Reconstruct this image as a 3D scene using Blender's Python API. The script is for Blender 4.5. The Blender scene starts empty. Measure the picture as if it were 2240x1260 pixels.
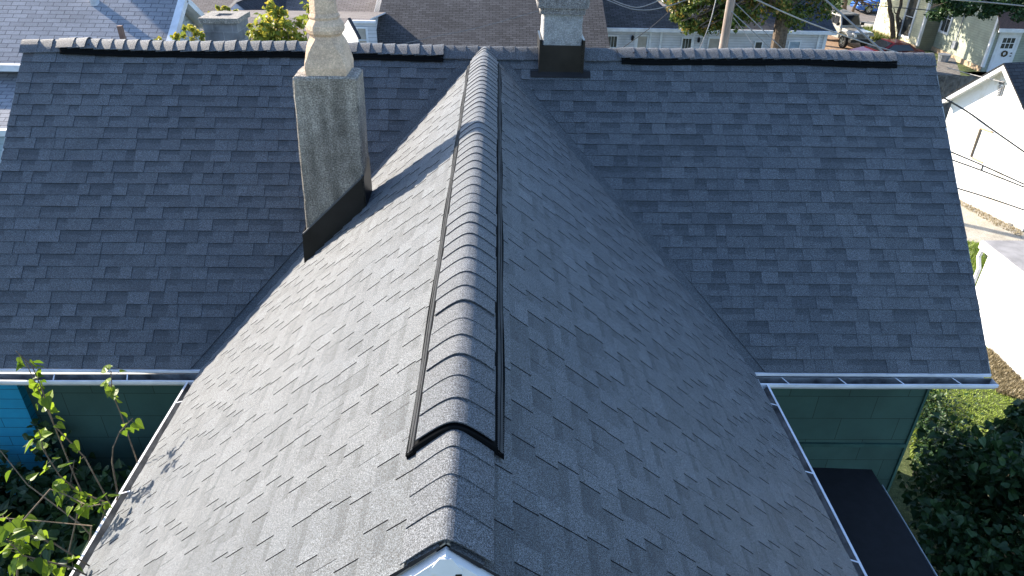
import bpy, math, random
import numpy as np
from mathutils import Vector, Matrix
rnd = random.Random(7)
S = bpy.context.scene
COL = S.collection
# ---------------------------------------------------------------- camera
CAM = (0.1574, -8.9095, 1.9153); YAW, PIT, ROL, F = -0.0263, 0.5382, 0.0213, 1554.4
def basis():
    cy, sy, cp, sp = math.cos(YAW), math.sin(YAW), math.cos(PIT), math.sin(PIT)
    f = Vector((-sy*cp, cy*cp, -sp)); r = Vector((cy, sy, 0)); u = r.cross(f)
    cr, sr = math.cos(ROL), math.sin(ROL)
    return r*cr+u*sr, u*cr-r*sr, f
RT, UP, FW = basis()
cd = bpy.data.cameras.new("camera"); cam = bpy.data.objects.new("camera", cd); COL.objects.link(cam)
cd.sensor_width = 36; cd.lens = F/2240*36; cd.clip_start = .05; cd.clip_end = 2000
M = Matrix((RT, UP, -FW)).transposed().to_4x4(); M.translation = Vector(CAM); cam.matrix_world = M
S.camera = cam
# ---------------------------------------------------------------- light
ELEV = 25; AZ = (-.825, .565)
W = bpy.data.worlds.new("World"); S.world = W; W.use_nodes = True
nt = W.node_tree; bg = nt.nodes['Background']
sky = nt.nodes.new('ShaderNodeTexSky'); sky.sky_type = 'NISHITA'; sky.sun_disc = False
sky.sun_elevation = math.radians(ELEV); sky.sun_rotation = math.atan2(AZ[0], AZ[1]); sky.air_density = 1.0; sky.dust_density = .6; sky.ozone_density = 2.5
tn = nt.nodes.new('ShaderNodeMix'); tn.data_type = 'RGBA'; tn.blend_type = 'MULTIPLY'; tn.inputs[0].default_value = 1; tn.inputs[7].default_value = (.95, .98, 1.06, 1)
nt.links.new(sky.outputs[0], tn.inputs[6]); nt.links.new(tn.outputs[2], bg.inputs[0]); bg.inputs[1].default_value = 0.083
sl = bpy.data.lights.new("sun", 'SUN'); sl.energy = 3.3; sl.angle = math.radians(.5); sl.color = (1, .89, .75)
so = bpy.data.objects.new("sun", sl); COL.objects.link(so)
ce = math.cos(math.radians(ELEV)); SD = Vector((AZ[0]*ce, AZ[1]*ce, math.sin(math.radians(ELEV)))).normalized()
so.rotation_euler = SD.to_track_quat('Z', 'Y').to_euler(); so.location = (-20, 15, 20)
S.view_settings.view_transform = 'Standard'; S.view_settings.look = 'None'; S.view_settings.gamma = 1
S.view_settings.exposure = 2.25
# ---------------------------------------------------------------- helpers
def ray(px, py): return Vector(CAM), FW + RT*((px-1120)/F) - UP*((py-630)/F)
def atp(px, py, n, d=0):
    o, r = ray(px, py); n = Vector(n); return o + r*((d-n.dot(o))/n.dot(r))
def atY(px, py, y): return atp(px, py, (0, 1, 0), y)
def atX(px, py, x): return atp(px, py, (1, 0, 0), x)
def atZ(px, py, z=-7.8): return atp(px, py, (0, 0, 1), z)
def c(r, g, b):
    f = lambda v: (v/255/12.92 if v/255 <= .04045 else ((v/255+.055)/1.055)**2.4)
    return (f(r), f(g), f(b), 1)
G0 = -7.8
class MB:
    def __init__(s): s.v = []; s.f = []; s.t = []; s.uv = []; s.m = []
    def face(s, pts, tone=.5, uv=None, mi=0):
        i = len(s.v); s.v += [tuple(p) for p in pts]; s.f.append(tuple(range(i, i+len(pts)))); s.t.append(tone); s.m.append(mi)
        s.uv.append(uv if uv else [(0, 0)]*len(pts))
    def box(s, a, b, tone=.5, mi=0, mat=None):
        x0, y0, z0 = a; x1, y1, z1 = b
        P = [Vector(p) for p in ((x0,y0,z0),(x1,y0,z0),(x1,y1,z0),(x0,y1,z0),(x0,y0,z1),(x1,y0,z1),(x1,y1,z1),(x0,y1,z1))]
        if mat is not None: P = [mat @ p for p in P]
        for q in ((0,3,2,1),(4,5,6,7),(0,1,5,4),(1,2,6,5),(2,3,7,6),(3,0,4,7)): s.face([P[k] for k in q], tone, mi=mi)
    def bar(s, a, b, wd, up=(0,0,1), h=None, tone=.5, mi=0):
        a = Vector(a); b = Vector(b); d = (b-a).normalized(); u = Vector(up); sd = d.cross(u).normalized(); u = sd.cross(d); h = h or wd
        P = [e + sd*(i*wd/2) + u*(j*h/2) for e in (a, b) for i, j in ((-1,-1),(1,-1),(1,1),(-1,1))]
        for q in ((3,2,1,0),(4,5,6,7),(0,1,5,4),(1,2,6,5),(2,3,7,6),(3,0,4,7)): s.face([P[k] for k in q], tone, mi=mi)
    def tube(s, pts, rad, n=8, tone=.5, mi=0, cap=True):
        pts = [Vector(p) for p in pts]; R = rad if isinstance(rad, (list, tuple)) else [rad]*len(pts); rings = []
        ref = Vector((0, 0, 1)) if abs((pts[-1]-pts[0]).normalized().z) < .9 else Vector((1, 0, 0))
        for i, p in enumerate(pts):
            d = (pts[min(i+1, len(pts)-1)] - pts[max(i-1, 0)]).normalized(); a = d.cross(ref).normalized(); b = a.cross(d)
            rings.append([p + (a*math.cos(k*2*math.pi/n) + b*math.sin(k*2*math.pi/n))*R[i] for k in range(n)])
        for A, B in zip(rings, rings[1:]):
            for k in range(n): s.face([A[k], A[(k+1) % n], B[(k+1) % n], B[k]], tone, mi=mi)
        if cap: s.face(rings[0], tone, mi=mi); s.face(rings[-1][::-1], tone, mi=mi)
    def prism(s, poly, ext, tone=.5, mi=0):
        ext = Vector(ext); A = [Vector(p) for p in poly]; B = [p+ext for p in A]
        s.face(A[::-1], tone, mi=mi); s.face(B, tone, mi=mi)
        for k in range(len(A)): s.face([A[k], A[(k+1) % len(A)], B[(k+1) % len(A)], B[k]], tone, mi=mi)
    def build(s, name, mats, parent=None, smooth=False, merge=False, bevel=0):
        me = bpy.data.meshes.new(name); me.from_pydata(s.v, [], s.f)
        a = me.attributes.new('tone', 'FLOAT', 'FACE'); a.data.foreach_set('value', s.t)
        l = me.uv_layers.new(name='uv'); l.data.foreach_set('uv', [x for f in s.uv for p in f for x in p])
        for m in (mats if isinstance(mats, (list, tuple)) else [mats]): me.materials.append(m)
        me.polygons.foreach_set('material_index', s.m)
        if merge or smooth or bevel:
            import bmesh
            bm = bmesh.new(); bm.from_mesh(me); bmesh.ops.remove_doubles(bm, verts=bm.verts, dist=1e-4); bmesh.ops.recalc_face_normals(bm, faces=bm.faces); bm.to_mesh(me); bm.free()
        if smooth: me.polygons.foreach_set('use_smooth', [True]*len(me.polygons))
        o = bpy.data.objects.new(name, me); COL.objects.link(o); o.parent = parent
        if bevel:
            b = o.modifiers.new('bevel', 'BEVEL'); b.width = bevel; b.segments = 2; b.limit_method = 'ANGLE'
        if parent is not None:  # keep world coordinates while parented to an Empty away from the origin
            p = parent; off = Vector((0,0,0))
            while p is not None: off += p.location; p = p.parent
            o.location = -off
        return o
def split_build(s, name, mats, parent=None, **k):
    par = {}
    def find(x):
        while par[x] != x: par[x] = par[par[x]]; x = par[x]
        return x
    key = lambda p: (round(p[0], 4), round(p[1], 4), round(p[2], 4))
    for f in s.f:
        q = [key(s.v[i]) for i in f]
        for p in q: par.setdefault(p, p)
        for p in q[1:]: par[find(q[0])] = find(p)
    gr = {}
    for n_, f in enumerate(s.f):
        m_ = gr.setdefault(find(key(s.v[f[0]])), MB()); m_.face([s.v[i] for i in f], s.t[n_], s.uv[n_], s.m[n_])
    return [m_.build(name, mats, parent, **k) for m_ in gr.values()]
def tag(o, label=None, cat=None, group=None, kind=None):
    for k, v in (('label', label), ('category', cat), ('group', group), ('kind', kind)):
        if v: o[k] = v
    return o
def thing(name, loc, label, cat, group=None):
    o = bpy.data.objects.new(name, None); COL.objects.link(o); o.location = loc; o.empty_display_size = .3
    return tag(o, label, cat, group)
# ---------------------------------------------------------------- materials
def nodes(name, rough=.85):
    m = bpy.data.materials.new(name); m.use_nodes = True; t = m.node_tree; b = t.nodes['Principled BSDF']
    b.inputs['Roughness'].default_value = rough; b.inputs['Specular IOR Level'].default_value = .3
    return m, t, b
def N(t, k, **kw):
    n = t.nodes.new('ShaderNode'+k)
    for a, v in kw.items():
        if a in n.inputs.keys(): n.inputs[a].default_value = v
        else: setattr(n, a, v)
    return n
def ramp(t, src, stops):
    r = t.nodes.new('ShaderNodeValToRGB'); e = r.color_ramp.elements
    while len(e) < len(stops): e.new(.5)
    for el, (p, col) in zip(e, stops): el.position = p; el.color = col
    t.links.new(src, r.inputs[0]); return r.outputs[0]
def coord(t, kind='Object'): return t.nodes.new('ShaderNodeTexCoord').outputs[kind]
def noise(t, vec, scale, detail=4, rough=.6, dist=0):
    n = N(t, 'TexNoise'); n.inputs['Scale'].default_value = scale; n.inputs['Detail'].default_value = detail; n.inputs['Roughness'].default_value = rough; n.inputs['Distortion'].default_value = dist
    t.links.new(vec, n.inputs['Vector']); return n.outputs['Fac']
def mapping(t, vec, scale=(1,1,1), rot=(0,0,0)):
    n = N(t, 'Mapping'); n.inputs['Scale'].default_value = scale; n.inputs['Rotation'].default_value = rot; t.links.new(vec, n.inputs['Vector']); return n.outputs[0]
def mix(t, fac, a, b, mode='MIX'):
    n = N(t, 'Mix', data_type='RGBA', blend_type=mode)
    for s, i in ((fac, 0), (a, 6), (b, 7)):
        if isinstance(s, (int, float)): n.inputs[i].default_value = s
        elif isinstance(s, tuple): n.inputs[i].default_value = s
        else: t.links.new(s, n.inputs[i])
    return n.outputs[2]
def bump(t, b, h, strength=.5, dist=.01):
    n = N(t, 'Bump'); n.inputs['Strength'].default_value = strength; n.inputs['Distance'].default_value = dist
    t.links.new(h, n.inputs['Height']); t.links.new(n.outputs[0], b.inputs['Normal'])
def g(v): return (v, v, v, 1)
def simple(name, col, rough=.7, var=.15, scale=6, metal=0, bmp=0, bs=60):
    m, t, b = nodes(name, rough); k = coord(t)
    f = noise(t, k, scale, 5)
    d = tuple(x*(1-var*2) for x in col[:3])+(1,); l = tuple(min(1, x*(1+var)) for x in col[:3])+(1,)
    t.links.new(ramp(t, f, [(.3, d), (.7, l)]), b.inputs['Base Color']); b.inputs['Metallic'].default_value = metal
    if bmp: bump(t, b, noise(t, k, bs, 3), bmp, .004)
    return m
def shingle_mat(name, dark, mid, light, gs=(60, 190), spec=.42):
    m, t, b = nodes(name, .62); b.inputs['Specular IOR Level'].default_value = spec; b.inputs['Sheen Weight'].default_value = .16; b.inputs['Sheen Roughness'].default_value = .35; k = coord(t)
    a = N(t, 'Attribute', attribute_name='tone')
    base = ramp(t, a.outputs['Fac'], [(0, dark), (.5, mid), (1, light)])
    g1 = noise(t, k, gs[0], 3, .7); g2 = noise(t, k, gs[1], 2, .8); big = noise(t, k, .55, 4)
    s1 = ramp(t, g2, [(.37, g(.12)), (.5, g(.88)), (.62, g(2.4))])
    s2 = ramp(t, g1, [(.35, g(.82)), (.65, g(1.18))])
    r1 = mix(t, 1.0, base, s1, 'MULTIPLY'); r2 = mix(t, 1.0, r1, s2, 'MULTIPLY')
    s3 = ramp(t, big, [(.3, (.85,.87,.9,1)), (.72, (1.15,1.1,1.06,1))])
    r3 = mix(t, 1.0, r2, s3, 'MULTIPLY'); t.links.new(r3, b.inputs['Base Color'])
    bump(t, b, g2, .85, .006)
    return m
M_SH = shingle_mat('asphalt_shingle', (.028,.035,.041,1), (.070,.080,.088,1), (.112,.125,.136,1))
M_CAP = shingle_mat('ridge_cap_shingle', (.058,.065,.072,1), (.084,.092,.10,1), (.105,.114,.123,1), spec=.25)
M_BLACK = simple('black_flashing', (.012,.012,.013,1), .55, .2, 4)
M_VENT = simple('black_vent_plastic', (.006,.0065,.007,1), .8, .1, 9); M_VENT.node_tree.nodes['Principled BSDF'].inputs['Specular IOR Level'].default_value = .04
M_WHITE = simple('white_painted_metal', (.72,.73,.74,1), .45, .12, 3)
M_GIN = simple('gutter_inside', (.2,.2,.195,1), .7, .35, 7)
M_TRIM = simple('white_trim', (.7,.71,.72,1), .6, .1, 3)
# stained stucco of the chimneys
def stucco(name, a_, b_, streak=True, blot=5, sp=1):
    m, t, b = nodes(name, .95); k = coord(t)
    n1 = noise(t, mapping(t, k, (5, 5, .7)), 1.6, 5, .6, .3); n2 = noise(t, k, blot, 6, .65); n3 = noise(t, k, 70, 3, .8)
    col = ramp(t, n2, [(.3, a_), (.7, b_)])
    if streak: col = mix(t, 1.0, col, ramp(t, n1, [(.34, g(.6)), (.62, g(1.12))]), 'MULTIPLY')
    col = mix(t, 1.0, col, ramp(t, n3, [(.33, g(1-.6*sp)), (.5, g(1)), (.68, g(1+1.1*sp))]), 'MULTIPLY')
    t.links.new(col, b.inputs['Base Color']); bump(t, b, n3, .8, .01); return m
M_STUC = stucco('stained_render', (.19,.165,.13,1), (.33,.29,.235,1), blot=9)
M_STUC2 = stucco('rough_grey_render', (.20,.20,.195,1), (.34,.34,.33,1), False, 9, .55)
M_STUC3 = stucco('dark_chimney_band', (.13,.125,.12,1), (.24,.23,.22,1), False, 7)
M_TERRA = stucco('weathered_clay', (.42,.30,.21,1), (.72,.53,.36,1), False, 5, .35)
M_MORTAR = stucco('weathered_mortar', (.16,.15,.13,1), (.34,.31,.27,1), False, 12)
# ---------------------------------------------------------------- roof geometry
w, h, a, L, XL, XR = 2.858, 2.7275, 2.935, 7.34, -5.49, 5.52
s_m = math.hypot(w, h); s_w = math.hypot(a, h); kw = h/w; ka = h/a
def clip(poly, planes):
    for (A, B, C_) in planes:  # keep A*u+B*v+C>=0
        out = []
        for i in range(len(poly)):
            p, q = poly[i], poly[(i+1) % len(poly)]; dp = A*p[0]+B*p[1]+C_; dq = A*q[0]+B*q[1]+C_
            if dp >= 0: out.append(p)
            if (dp >= 0) != (dq >= 0): t_ = dp/(dp-dq); out.append((p[0]+(q[0]-p[0])*t_, p[1]+(q[1]-p[1])*t_))
        poly = out
        if len(poly) < 3: return []
    return poly
def field(mb, O, U, V, Nn, u0, u1, v0, v1, planes, expo, seed, flip=False, wave=.005, th=.010, con=1.0, gap=0):
    r = random.Random(seed); O, U, V, Nn = Vector(O), Vector(U), Vector(V), Vector(Nn)
    def hump(u, v): return wave*(math.sin(u*1.3+seed)+math.sin(v*1.9+u*.5+seed*2)*.7)
    def P(u, v, z): return O+U*u+V*v+Nn*(z+hump(u, v))
    nc = int(round((v1-v0)/expo))
    for i in range(nc):
        va = v0+(v1-v0)*i/nc; vb = v0+(v1-v0)*(i+1)/nc; u = u0 - r.uniform(0, .3); hi = r.random() < .5; pan = 0
        ph = r.uniform(0, 6)
        while u < u1:
            wd = r.choice((.11, .13, .16, .19, .23, .27, .15) if not gap else (.10, .13, .15, .18, .22))
            t_hi = th if hi else .0045
            tone = r.choice((.43, .49, .5, .52, .54, .58, .63)) if hi else r.choice((.34, .42, .47, .5, .55))
            tone = .5+(tone-.5)*con
            dv = .0012*math.sin(u*3+ph) + r.uniform(-.0007, .0007)
            quads = []
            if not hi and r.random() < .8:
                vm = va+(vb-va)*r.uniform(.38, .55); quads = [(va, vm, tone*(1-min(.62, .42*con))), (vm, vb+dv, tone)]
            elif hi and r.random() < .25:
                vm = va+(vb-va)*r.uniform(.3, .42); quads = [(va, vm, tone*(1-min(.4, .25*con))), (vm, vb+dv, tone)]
            else: quads = [(va, vb+dv, tone)]
            for (q0, q1, tn) in quads:
                ue = u+wd-(max(gap, .0025) if hi else gap)
                poly = clip([(u, q0), (ue, q0), (ue, q1), (u, q1)], planes + [(1, 0, -u0-.004*math.sin(vb*9)), (-1, 0, u1+.004*math.sin(vb*7+i))])
                if not poly: continue
                hh = lambda v: .0008 + (th-.0045)*min(1, max(0, (v-va)/(vb-va))) + (.0032 if hi else 0)
                top = [P(p[0], p[1], hh(p[1])) for p in poly]
                mb.face(top if not flip else top[::-1], tn)
                for k in range(len(poly)):
                    p, q = poly[k], poly[(k+1) % len(poly)]
                    if abs(p[1]-q0) < 1e-6 and abs(q[1]-q0) < 1e-6: continue
                    if abs(p[1]-q[1]) < 1e-6 and q1 < vb-.01: continue
                    A_, B_ = P(p[0], p[1], hh(p[1])), P(q[0], q[1], hh(q[1])); C_, D_ = P(q[0], q[1], -.006), P(p[0], p[1], -.006)
                    mb.face([D_, C_, B_, A_] if not flip else [A_, B_, C_, D_], .1, mi=1)
            u += wd; hi = not hi if r.random() < .85 else hi
HOUSE = thing('house', (0, 0, G0), 'green foreground house under the large dark grey shingled T-shaped roof', 'house')
# solid roof structure under the shingles
U_M = (1,0,0); V_M = (0,-w/s_m,-h/s_m); N_M = (0,-h/s_m,w/s_m)
off = .12
mb = MB()
rv = a/s_m
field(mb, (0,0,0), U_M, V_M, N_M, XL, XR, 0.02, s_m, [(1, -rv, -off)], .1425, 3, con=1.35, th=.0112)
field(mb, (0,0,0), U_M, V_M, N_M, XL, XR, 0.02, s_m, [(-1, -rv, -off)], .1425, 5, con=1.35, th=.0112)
# far slope
field(mb, (0,0,0), U_M, (0,w/s_m,-h/s_m), (0,h/s_m,w/s_m), XL, XR, 0.02, s_m, [], .1425, 8, flip=True)
# wing slopes, u runs towards the camera
k2 = w/s_w
VL = (-a/s_w, 0, -h/s_w); NL = (-h/s_w, 0, a/s_w)
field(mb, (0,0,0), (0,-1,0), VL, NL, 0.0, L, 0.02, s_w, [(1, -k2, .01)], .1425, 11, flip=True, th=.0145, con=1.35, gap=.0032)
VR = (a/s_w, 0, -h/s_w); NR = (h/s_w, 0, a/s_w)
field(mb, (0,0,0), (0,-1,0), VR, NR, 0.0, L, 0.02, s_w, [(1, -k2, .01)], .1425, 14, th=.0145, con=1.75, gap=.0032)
# valley strips lying on the main slope, cut on a slant at the edge
for sg in (-1, 1):
    n_ = 26
    for i in range(n_):
        v0_, v1_ = s_m*i/n_, s_m*(i+1)/n_
        q = []
        for (vv, e) in ((v0_, -.02), (v0_, off+.004), (v1_, off+.004), (v1_, -.02)):
            q.append(Vector((0,0,0))+Vector(U_M)*(sg*(rv*vv+e+.003*math.sin(vv*11)*(e > 0)))+Vector(V_M)*vv+Vector(N_M)*.0018)
        mb.face(q if sg < 0 else q[::-1], rnd.choice((.4,.5,.45,.35)))
ROOF = mb.build('roof', [M_SH, simple('shingle_cut_edge', (.02,.02,.022,1), .9)], HOUSE)
ROOF['label'] = 'dark blue-grey laminated shingle roof of the foreground house'
# deck solids (a thin body under the shingles, with rake edges)
mb = MB(); T = .05
def slab(mb, pts, n, t=T, lift=-.008):
    n = Vector(n); A_ = [Vector(p)+n*lift for p in pts]; mb.prism(A_, -n*t)
slab(mb, [(XL+.012,0,0),(XR-.012,0,0),(XR-.012,-w,-h),(XL+.012,-w,-h)], N_M)
slab(mb, [(XL+.012,0,0),(XR-.012,0,0),(XR-.012,w,-h),(XL+.012,w,-h)], (0,h/s_m,w/s_m))
slab(mb, [(0,0,0),(0,-L+.01,0),(-a,-L+.01,-h),(-a,-w,-h)], NL)
slab(mb, [(0,0,0),(0,-L+.01,0),(a,-L+.01,-h),(a,-w,-h)], NR)
split_build(mb, 'roof_deck', simple('roof_deck_wood', (.3,.27,.22,1)), ROOF)
mb = MB()
for x0, x1 in ((XL-.006, XL+.012), (XR-.012, XR+.006)):
    for sg in (-1, 1):
        n_ = Vector((0, sg*h/s_m, w/s_m)); P0 = Vector((x0,0,0)); P1 = Vector((x0, sg*w, -h))
        mb.prism([P0+n_*(-.004), P1+n_*(-.004), P1+n_*(-.05), P0+n_*(-.05)], (x1-x0,0,0))
split_build(mb, 'drip_edge', simple('drip_edge_metal', (.42,.44,.42,1), .5), ROOF)
# ---------------------------------------------------------------- ridge caps and vents
def prof(sv, k, r, lift): return -k*(math.sqrt(sv*sv+r*r)-r) - k*r*.35 + lift
def cap_run(mb, O, D, B, start, end, expo, half, r, lift, seed, k=ka, sag=None, tlr=(.009,.014)):
    rr = random.Random(seed); O, D, B = Vector(O), Vector(D), Vector(B); n = int(round((end-start)/expo)); NS = 26
    for i in range(n):
        e = start+(end-start)*(i+1)/n+rr.uniform(-.006, .006); st = e-expo*1.35; hw = half+rr.uniform(-.004, .004); tl = rr.uniform(*tlr)
        if rr.random() < .12: tl += .004
        tone = rr.choice((.35,.45,.5,.6,.7)); sk = rr.uniform(-.004, .004)
        def P(t_, j, dz):
            sv = -hw+2*hw*j/NS; pos = O+D*(t_+sk*sv/hw)+B*sv; z = prof(sv, k, r, lift)+dz+(sag(t_) if sag else 0); return pos+Vector((0,0,z))
        for j in range(NS):
            mb.face([P(st,j,.002), P(st,j+1,.002), P(e,j+1,tl), P(e,j,tl)], tone)
            mb.face([P(e,j,tl), P(e,j+1,tl), P(e,j+1,tl-.007), P(e,j,tl-.007)], .02)
            mb.face([P(e,j,tl-.007), P(e,j+1,tl-.007), P(st,j+1,-.003), P(st,j,-.003)], .05)
        for j in (0, NS): mb.face([P(st,j,.002), P(e,j,tl), P(e,j,tl-.007), P(st,j,-.003)], .1)
def vent_run(mb, O, D, B, start, end, half, r, lift, k=ka, ribs=.012, sag=None):
    O, D, B = Vector(O), Vector(D), Vector(B); NS = 16
    def P(t_, sv, z0): return O+D*t_+B*sv+Vector((0,0,prof(sv, k, r, z0)+(sag(t_) if sag else 0)))
    seg = 24; inner = half-.032
    for i in range(seg):
        t0, t1 = start+(end-start)*i/seg, start+(end-start)*(i+1)/seg
        for j in range(NS):
            q0, q1 = -inner+2*inner*j/NS, -inner+2*inner*(j+1)/NS
            mb.face([P(t0,q0,lift-.004), P(t0,q1,lift-.004), P(t1,q1,lift-.004), P(t1,q0,lift-.004)])
        for sg in (-1, 1):
            jt = .004*math.sin(t0*5+sg*2); jt1 = .004*math.sin(t1*5+sg*2)
            mb.face([P(t0,sg*inner,lift-.004), P(t0,sg*inner,lift-.018), P(t1,sg*inner,lift-.018), P(t1,sg*inner,lift-.004)])
            mb.face([P(t0,sg*inner,lift-.020), P(t0,sg*(half+jt),.013), P(t1,sg*(half+jt1),.013), P(t1,sg*inner,lift-.020)])
            mb.face([P(t0,sg*(half+jt),.013), P(t0,sg*(half+jt),-.006), P(t1,sg*(half+jt1),-.006), P(t1,sg*(half+jt1),.013)])
            # raised outer lip
            mb.bar(P(t0,sg*(half+jt),.016), P(t1,sg*(half+jt1),.016), .007, h=.008)
            mb.bar(P(t0,sg*(half-.014+jt),lift-.018+.004), P(t1,sg*(half-.014+jt1),lift-.018+.004), .003, h=.004)
    t_ = start
    while t_ < end and ribs:
        for sg in (-1, 1): mb.bar(P(t_,sg*(half-.027),lift-.014), P(t_,sg*(half-.004),.021), .004, h=.005, tone=1, mi=1)
        t_ += ribs
    for te in (start, end):   # end walls
        for j in range(NS):
            q0, q1 = -half+2*half*j/NS, -half+2*half*(j+1)/NS
            mb.face([P(te,q0,lift-.004 if abs(q0) < inner else .015), P(te,q1,lift-.004 if abs(q1) < inner else .015), P(te,q1,-.006), P(te,q0,-.006)])
            if abs(q0) < inner+.01 and abs(q1) < inner+.01:
                e = 1 if te == end else -1
                A_, B_, C_, D_ = P(te,q0,lift+.002), P(te,q1,lift+.002), P(te+e*.005,q1,lift-.004), P(te+e*.005,q0,lift-.004)
                mb.face([A_, B_, C_, D_]); mb.face([D_, C_, P(te+e*.005,q1,.0), P(te+e*.005,q0,.0)])
    return
LF = .041
M_RIB = simple('vent_rib_grey', (.09,.095,.10,1), .7)
capW = MB()
cap_run(capW, (0,0,0), (0,-1,0), (1,0,0), .02, .50, .12, .15, .03, .014, 1)
cap_run(capW, (0,0,0), (0,-1,0), (1,0,0), .47, 6.79, .149, .157, .06, LF+.006, 2)
cap_run(capW, (0,0,0), (0,-1,0), (1,0,0), 6.75, 7.335, .155, .155, .03, .012, 3)
capW.build('ridge_cap', M_CAP, ROOF)
v = MB(); vent_run(v, (0,0,0), (0,-1,0), (1,0,0), .45, 6.795, .196, .06, LF)
v.build('ridge_vent', [M_VENT, M_RIB], ROOF)
v = MB()
for x0, x1, sd in ((-5.03,-.50,4), (1.66,5.02,6)):
    sg = (lambda t_: .02*math.sin(t_*1.1+.5)*0 + .010*math.sin(t_*2.1))
    c_ = MB(); cap_run(c_, (0,0,.0), (1,0,0), (0,1,0), x0, x1, .147, .150, .095, LF+.004, sd, kw, sg, (.013,.02)); c_.build('ridge_cap', M_CAP, ROOF)
    v = MB(); vent_run(v, (0,0,0), (1,0,0), (0,1,0), x0-.005, x1+.005, .172, .095, LF-.006, kw, 0, sg); v.build('ridge_vent', [M_VENT, M_RIB], ROOF)
c_ = MB()
for x0, x1, sd in ((XL, -4.99, 8), (-.52, 1.68, 9), (4.99, XR, 10)):
    cap_run(c_, (0,0,0), (1,0,0), (0,1,0), x0, x1, .15, .148, .03, .012, sd, kw)
c_.build('ridge_cap', M_CAP, ROOF)
# nail heads, two by the start of each vent
nb = MB()
for (x, y) in ((1.80,-.105), (1.96,-.10), (-4.86,-.10), (-4.7,-.108)):
    z = prof(abs(y), kw, .07, LF+.02); nb.tube([(x,y,z-.01),(x,y-.004,z+.006)], .008, 6)
split_build(nb, 'nail_head', M_BLACK, ROOF)
# ---------------------------------------------------------------- main chimney on the left wing slope
CH = MB()
def frust(mb, lo, hi, tone=.5, mi=0):  # lo/hi = x0,x1,y0,y1,z
    P = [Vector((q[i], q[j], q[4])) for q in (lo, hi) for i, j in ((0,2),(1,2),(1,3),(0,3))]
    for q in ((0,3,2,1),(4,5,6,7),(0,1,5,4),(1,2,6,5),(2,3,7,6),(3,0,4,7)): mb.face([P[k] for k in q], tone, mi=mi)
def wobble_stack(mb, x0, x1, y0, y1, z0, z1, tx0, tx1, ty0, ty1, amp=.006, n=18, ch=.02, seed=1):
    r = random.Random(seed); rings = []
    for i in range(n+1):
        t_ = i/n; X0 = x0+(tx0-x0)*t_; X1 = x1+(tx1-x1)*t_; Y0 = y0+(ty0-y0)*t_; Y1 = y1+(ty1-y1)*t_; z = z0+(z1-z0)*t_
        j = lambda: r.uniform(-amp, amp)
        q = ch*(1+.6*r.random())
        rings.append([Vector(p) for p in ((X0+q+j(),Y0,z),((X0+X1)/2,Y0+j()*.3,z),(X1-q+j(),Y0,z),(X1+j(),Y0+q,z),(X1,Y1-q,z),(X1-q,Y1,z),(X0+q,Y1,z),(X0+j(),Y1-q,z),(X0+j(),Y0+q,z))])
    for A_, B_ in zip(rings, rings[1:]):
        for k in range(9): mb.face([A_[k], A_[(k+1)%9], B_[(k+1)%9], B_[k]])
    mb.face(rings[-1])
    return rings
wobble_stack(CH, -1.80, -1.165, -2.40, -2.06, -2.0, .215, -1.70, -1.115, -2.40, -2.05, .005, 26, .012)
CHO = CH.build('chimney', M_STUC, HOUSE)
CHO['label'] = 'tall stained grey rendered chimney with a clay pot, rising from the left wing slope'
mc = MB()
rr = random.Random(4)
topz = .218
ring = [(-1.70,-2.40),(-1.56,-2.403),(-1.3,-2.398),(-1.117,-2.40),(-1.112,-2.2),(-1.12,-2.05),(-1.4,-2.045),(-1.70,-2.05),(-1.705,-2.2)]
lo = [Vector((x,y,.20)) for x,y in ring]; hi = [Vector((-1.41+(x+1.41)*.93,-2.22+(y+2.22)*.93, .235+rr.uniform(-.008,.008))) for x,y in ring]; cn = Vector((-1.41,-2.22,.27))
for i in range(9):
    mc.face([lo[i],lo[(i+1)%9],hi[(i+1)%9],hi[i]]); mc.face([hi[i],hi[(i+1)%9],cn])
mc.build('mortar_cap', M_MORTAR, CHO)
# clay pot: square base flaring into an octagonal shaft
cx_, cy_ = -1.395, -2.19
def octr(hw, cut, z): 
    hw = hw*.86; q = hw*cut
    return [Vector((cx_+x, cy_+y, z)) for x, y in ((-hw+q,-hw),(hw-q,-hw),(hw,-hw+q),(hw,hw-q),(hw-q,hw),(-hw+q,hw),(-hw,hw-q),(-hw,-hw+q))]
P_ = [(.215,.04,.22),(.222,.05,.30),(.216,.07,.345),(.207,.12,.38),(.200,.2,.43),(.190,.33,.48),(.172,.45,.525),(.155,.5,.555),(.158,.5,.565),(.180,.52,.585),(.187,.52,.615),(.180,.52,.65),(.160,.55,.68),(.142,.57,.70),(.150,.57,.708),(.152,.57,.722),(.142,.57,.735),(.134,.58,.75),(.128,.58,.85),(.122,.58,1.25),(.135,.58,1.28),(.15,.58,1.33),(.13,.58,1.38),(.11,.58,1.38),(.1,.58,1.2)]
po = MB(); R_ = [octr(*p) for p in P_]
for A_, B_ in zip(R_, R_[1:]):
    for k in range(8): po.face([A_[k], A_[(k+1)%8], B_[(k+1)%8], B_[k]])
po.face(R_[-1])
PO = po.build('chimney_pot', M_TERRA, CHO, merge=True)
bv = PO.modifiers.new('b', 'BEVEL'); bv.width = .006; bv.segments = 2
def zl(x): return ka*x  # left slope z at x<0
fl = MB()
y0 = -2.418
fl.prism([Vector(p) for p in ((-1.825,y0,zl(-1.825)-.005),(-1.15,y0,zl(-1.15)-.02),(-1.15,y0,-.725),(-1.80,y0,-1.345))], (0,.012,0))
fl.prism([Vector(p) for p in ((-1.142,-2.415,zl(-1.142)-.02),(-1.142,-2.03,zl(-1.142)-.02),(-1.142,-2.03,-.64),(-1.142,-2.415,-.725))], (.008,0,0))
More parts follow.
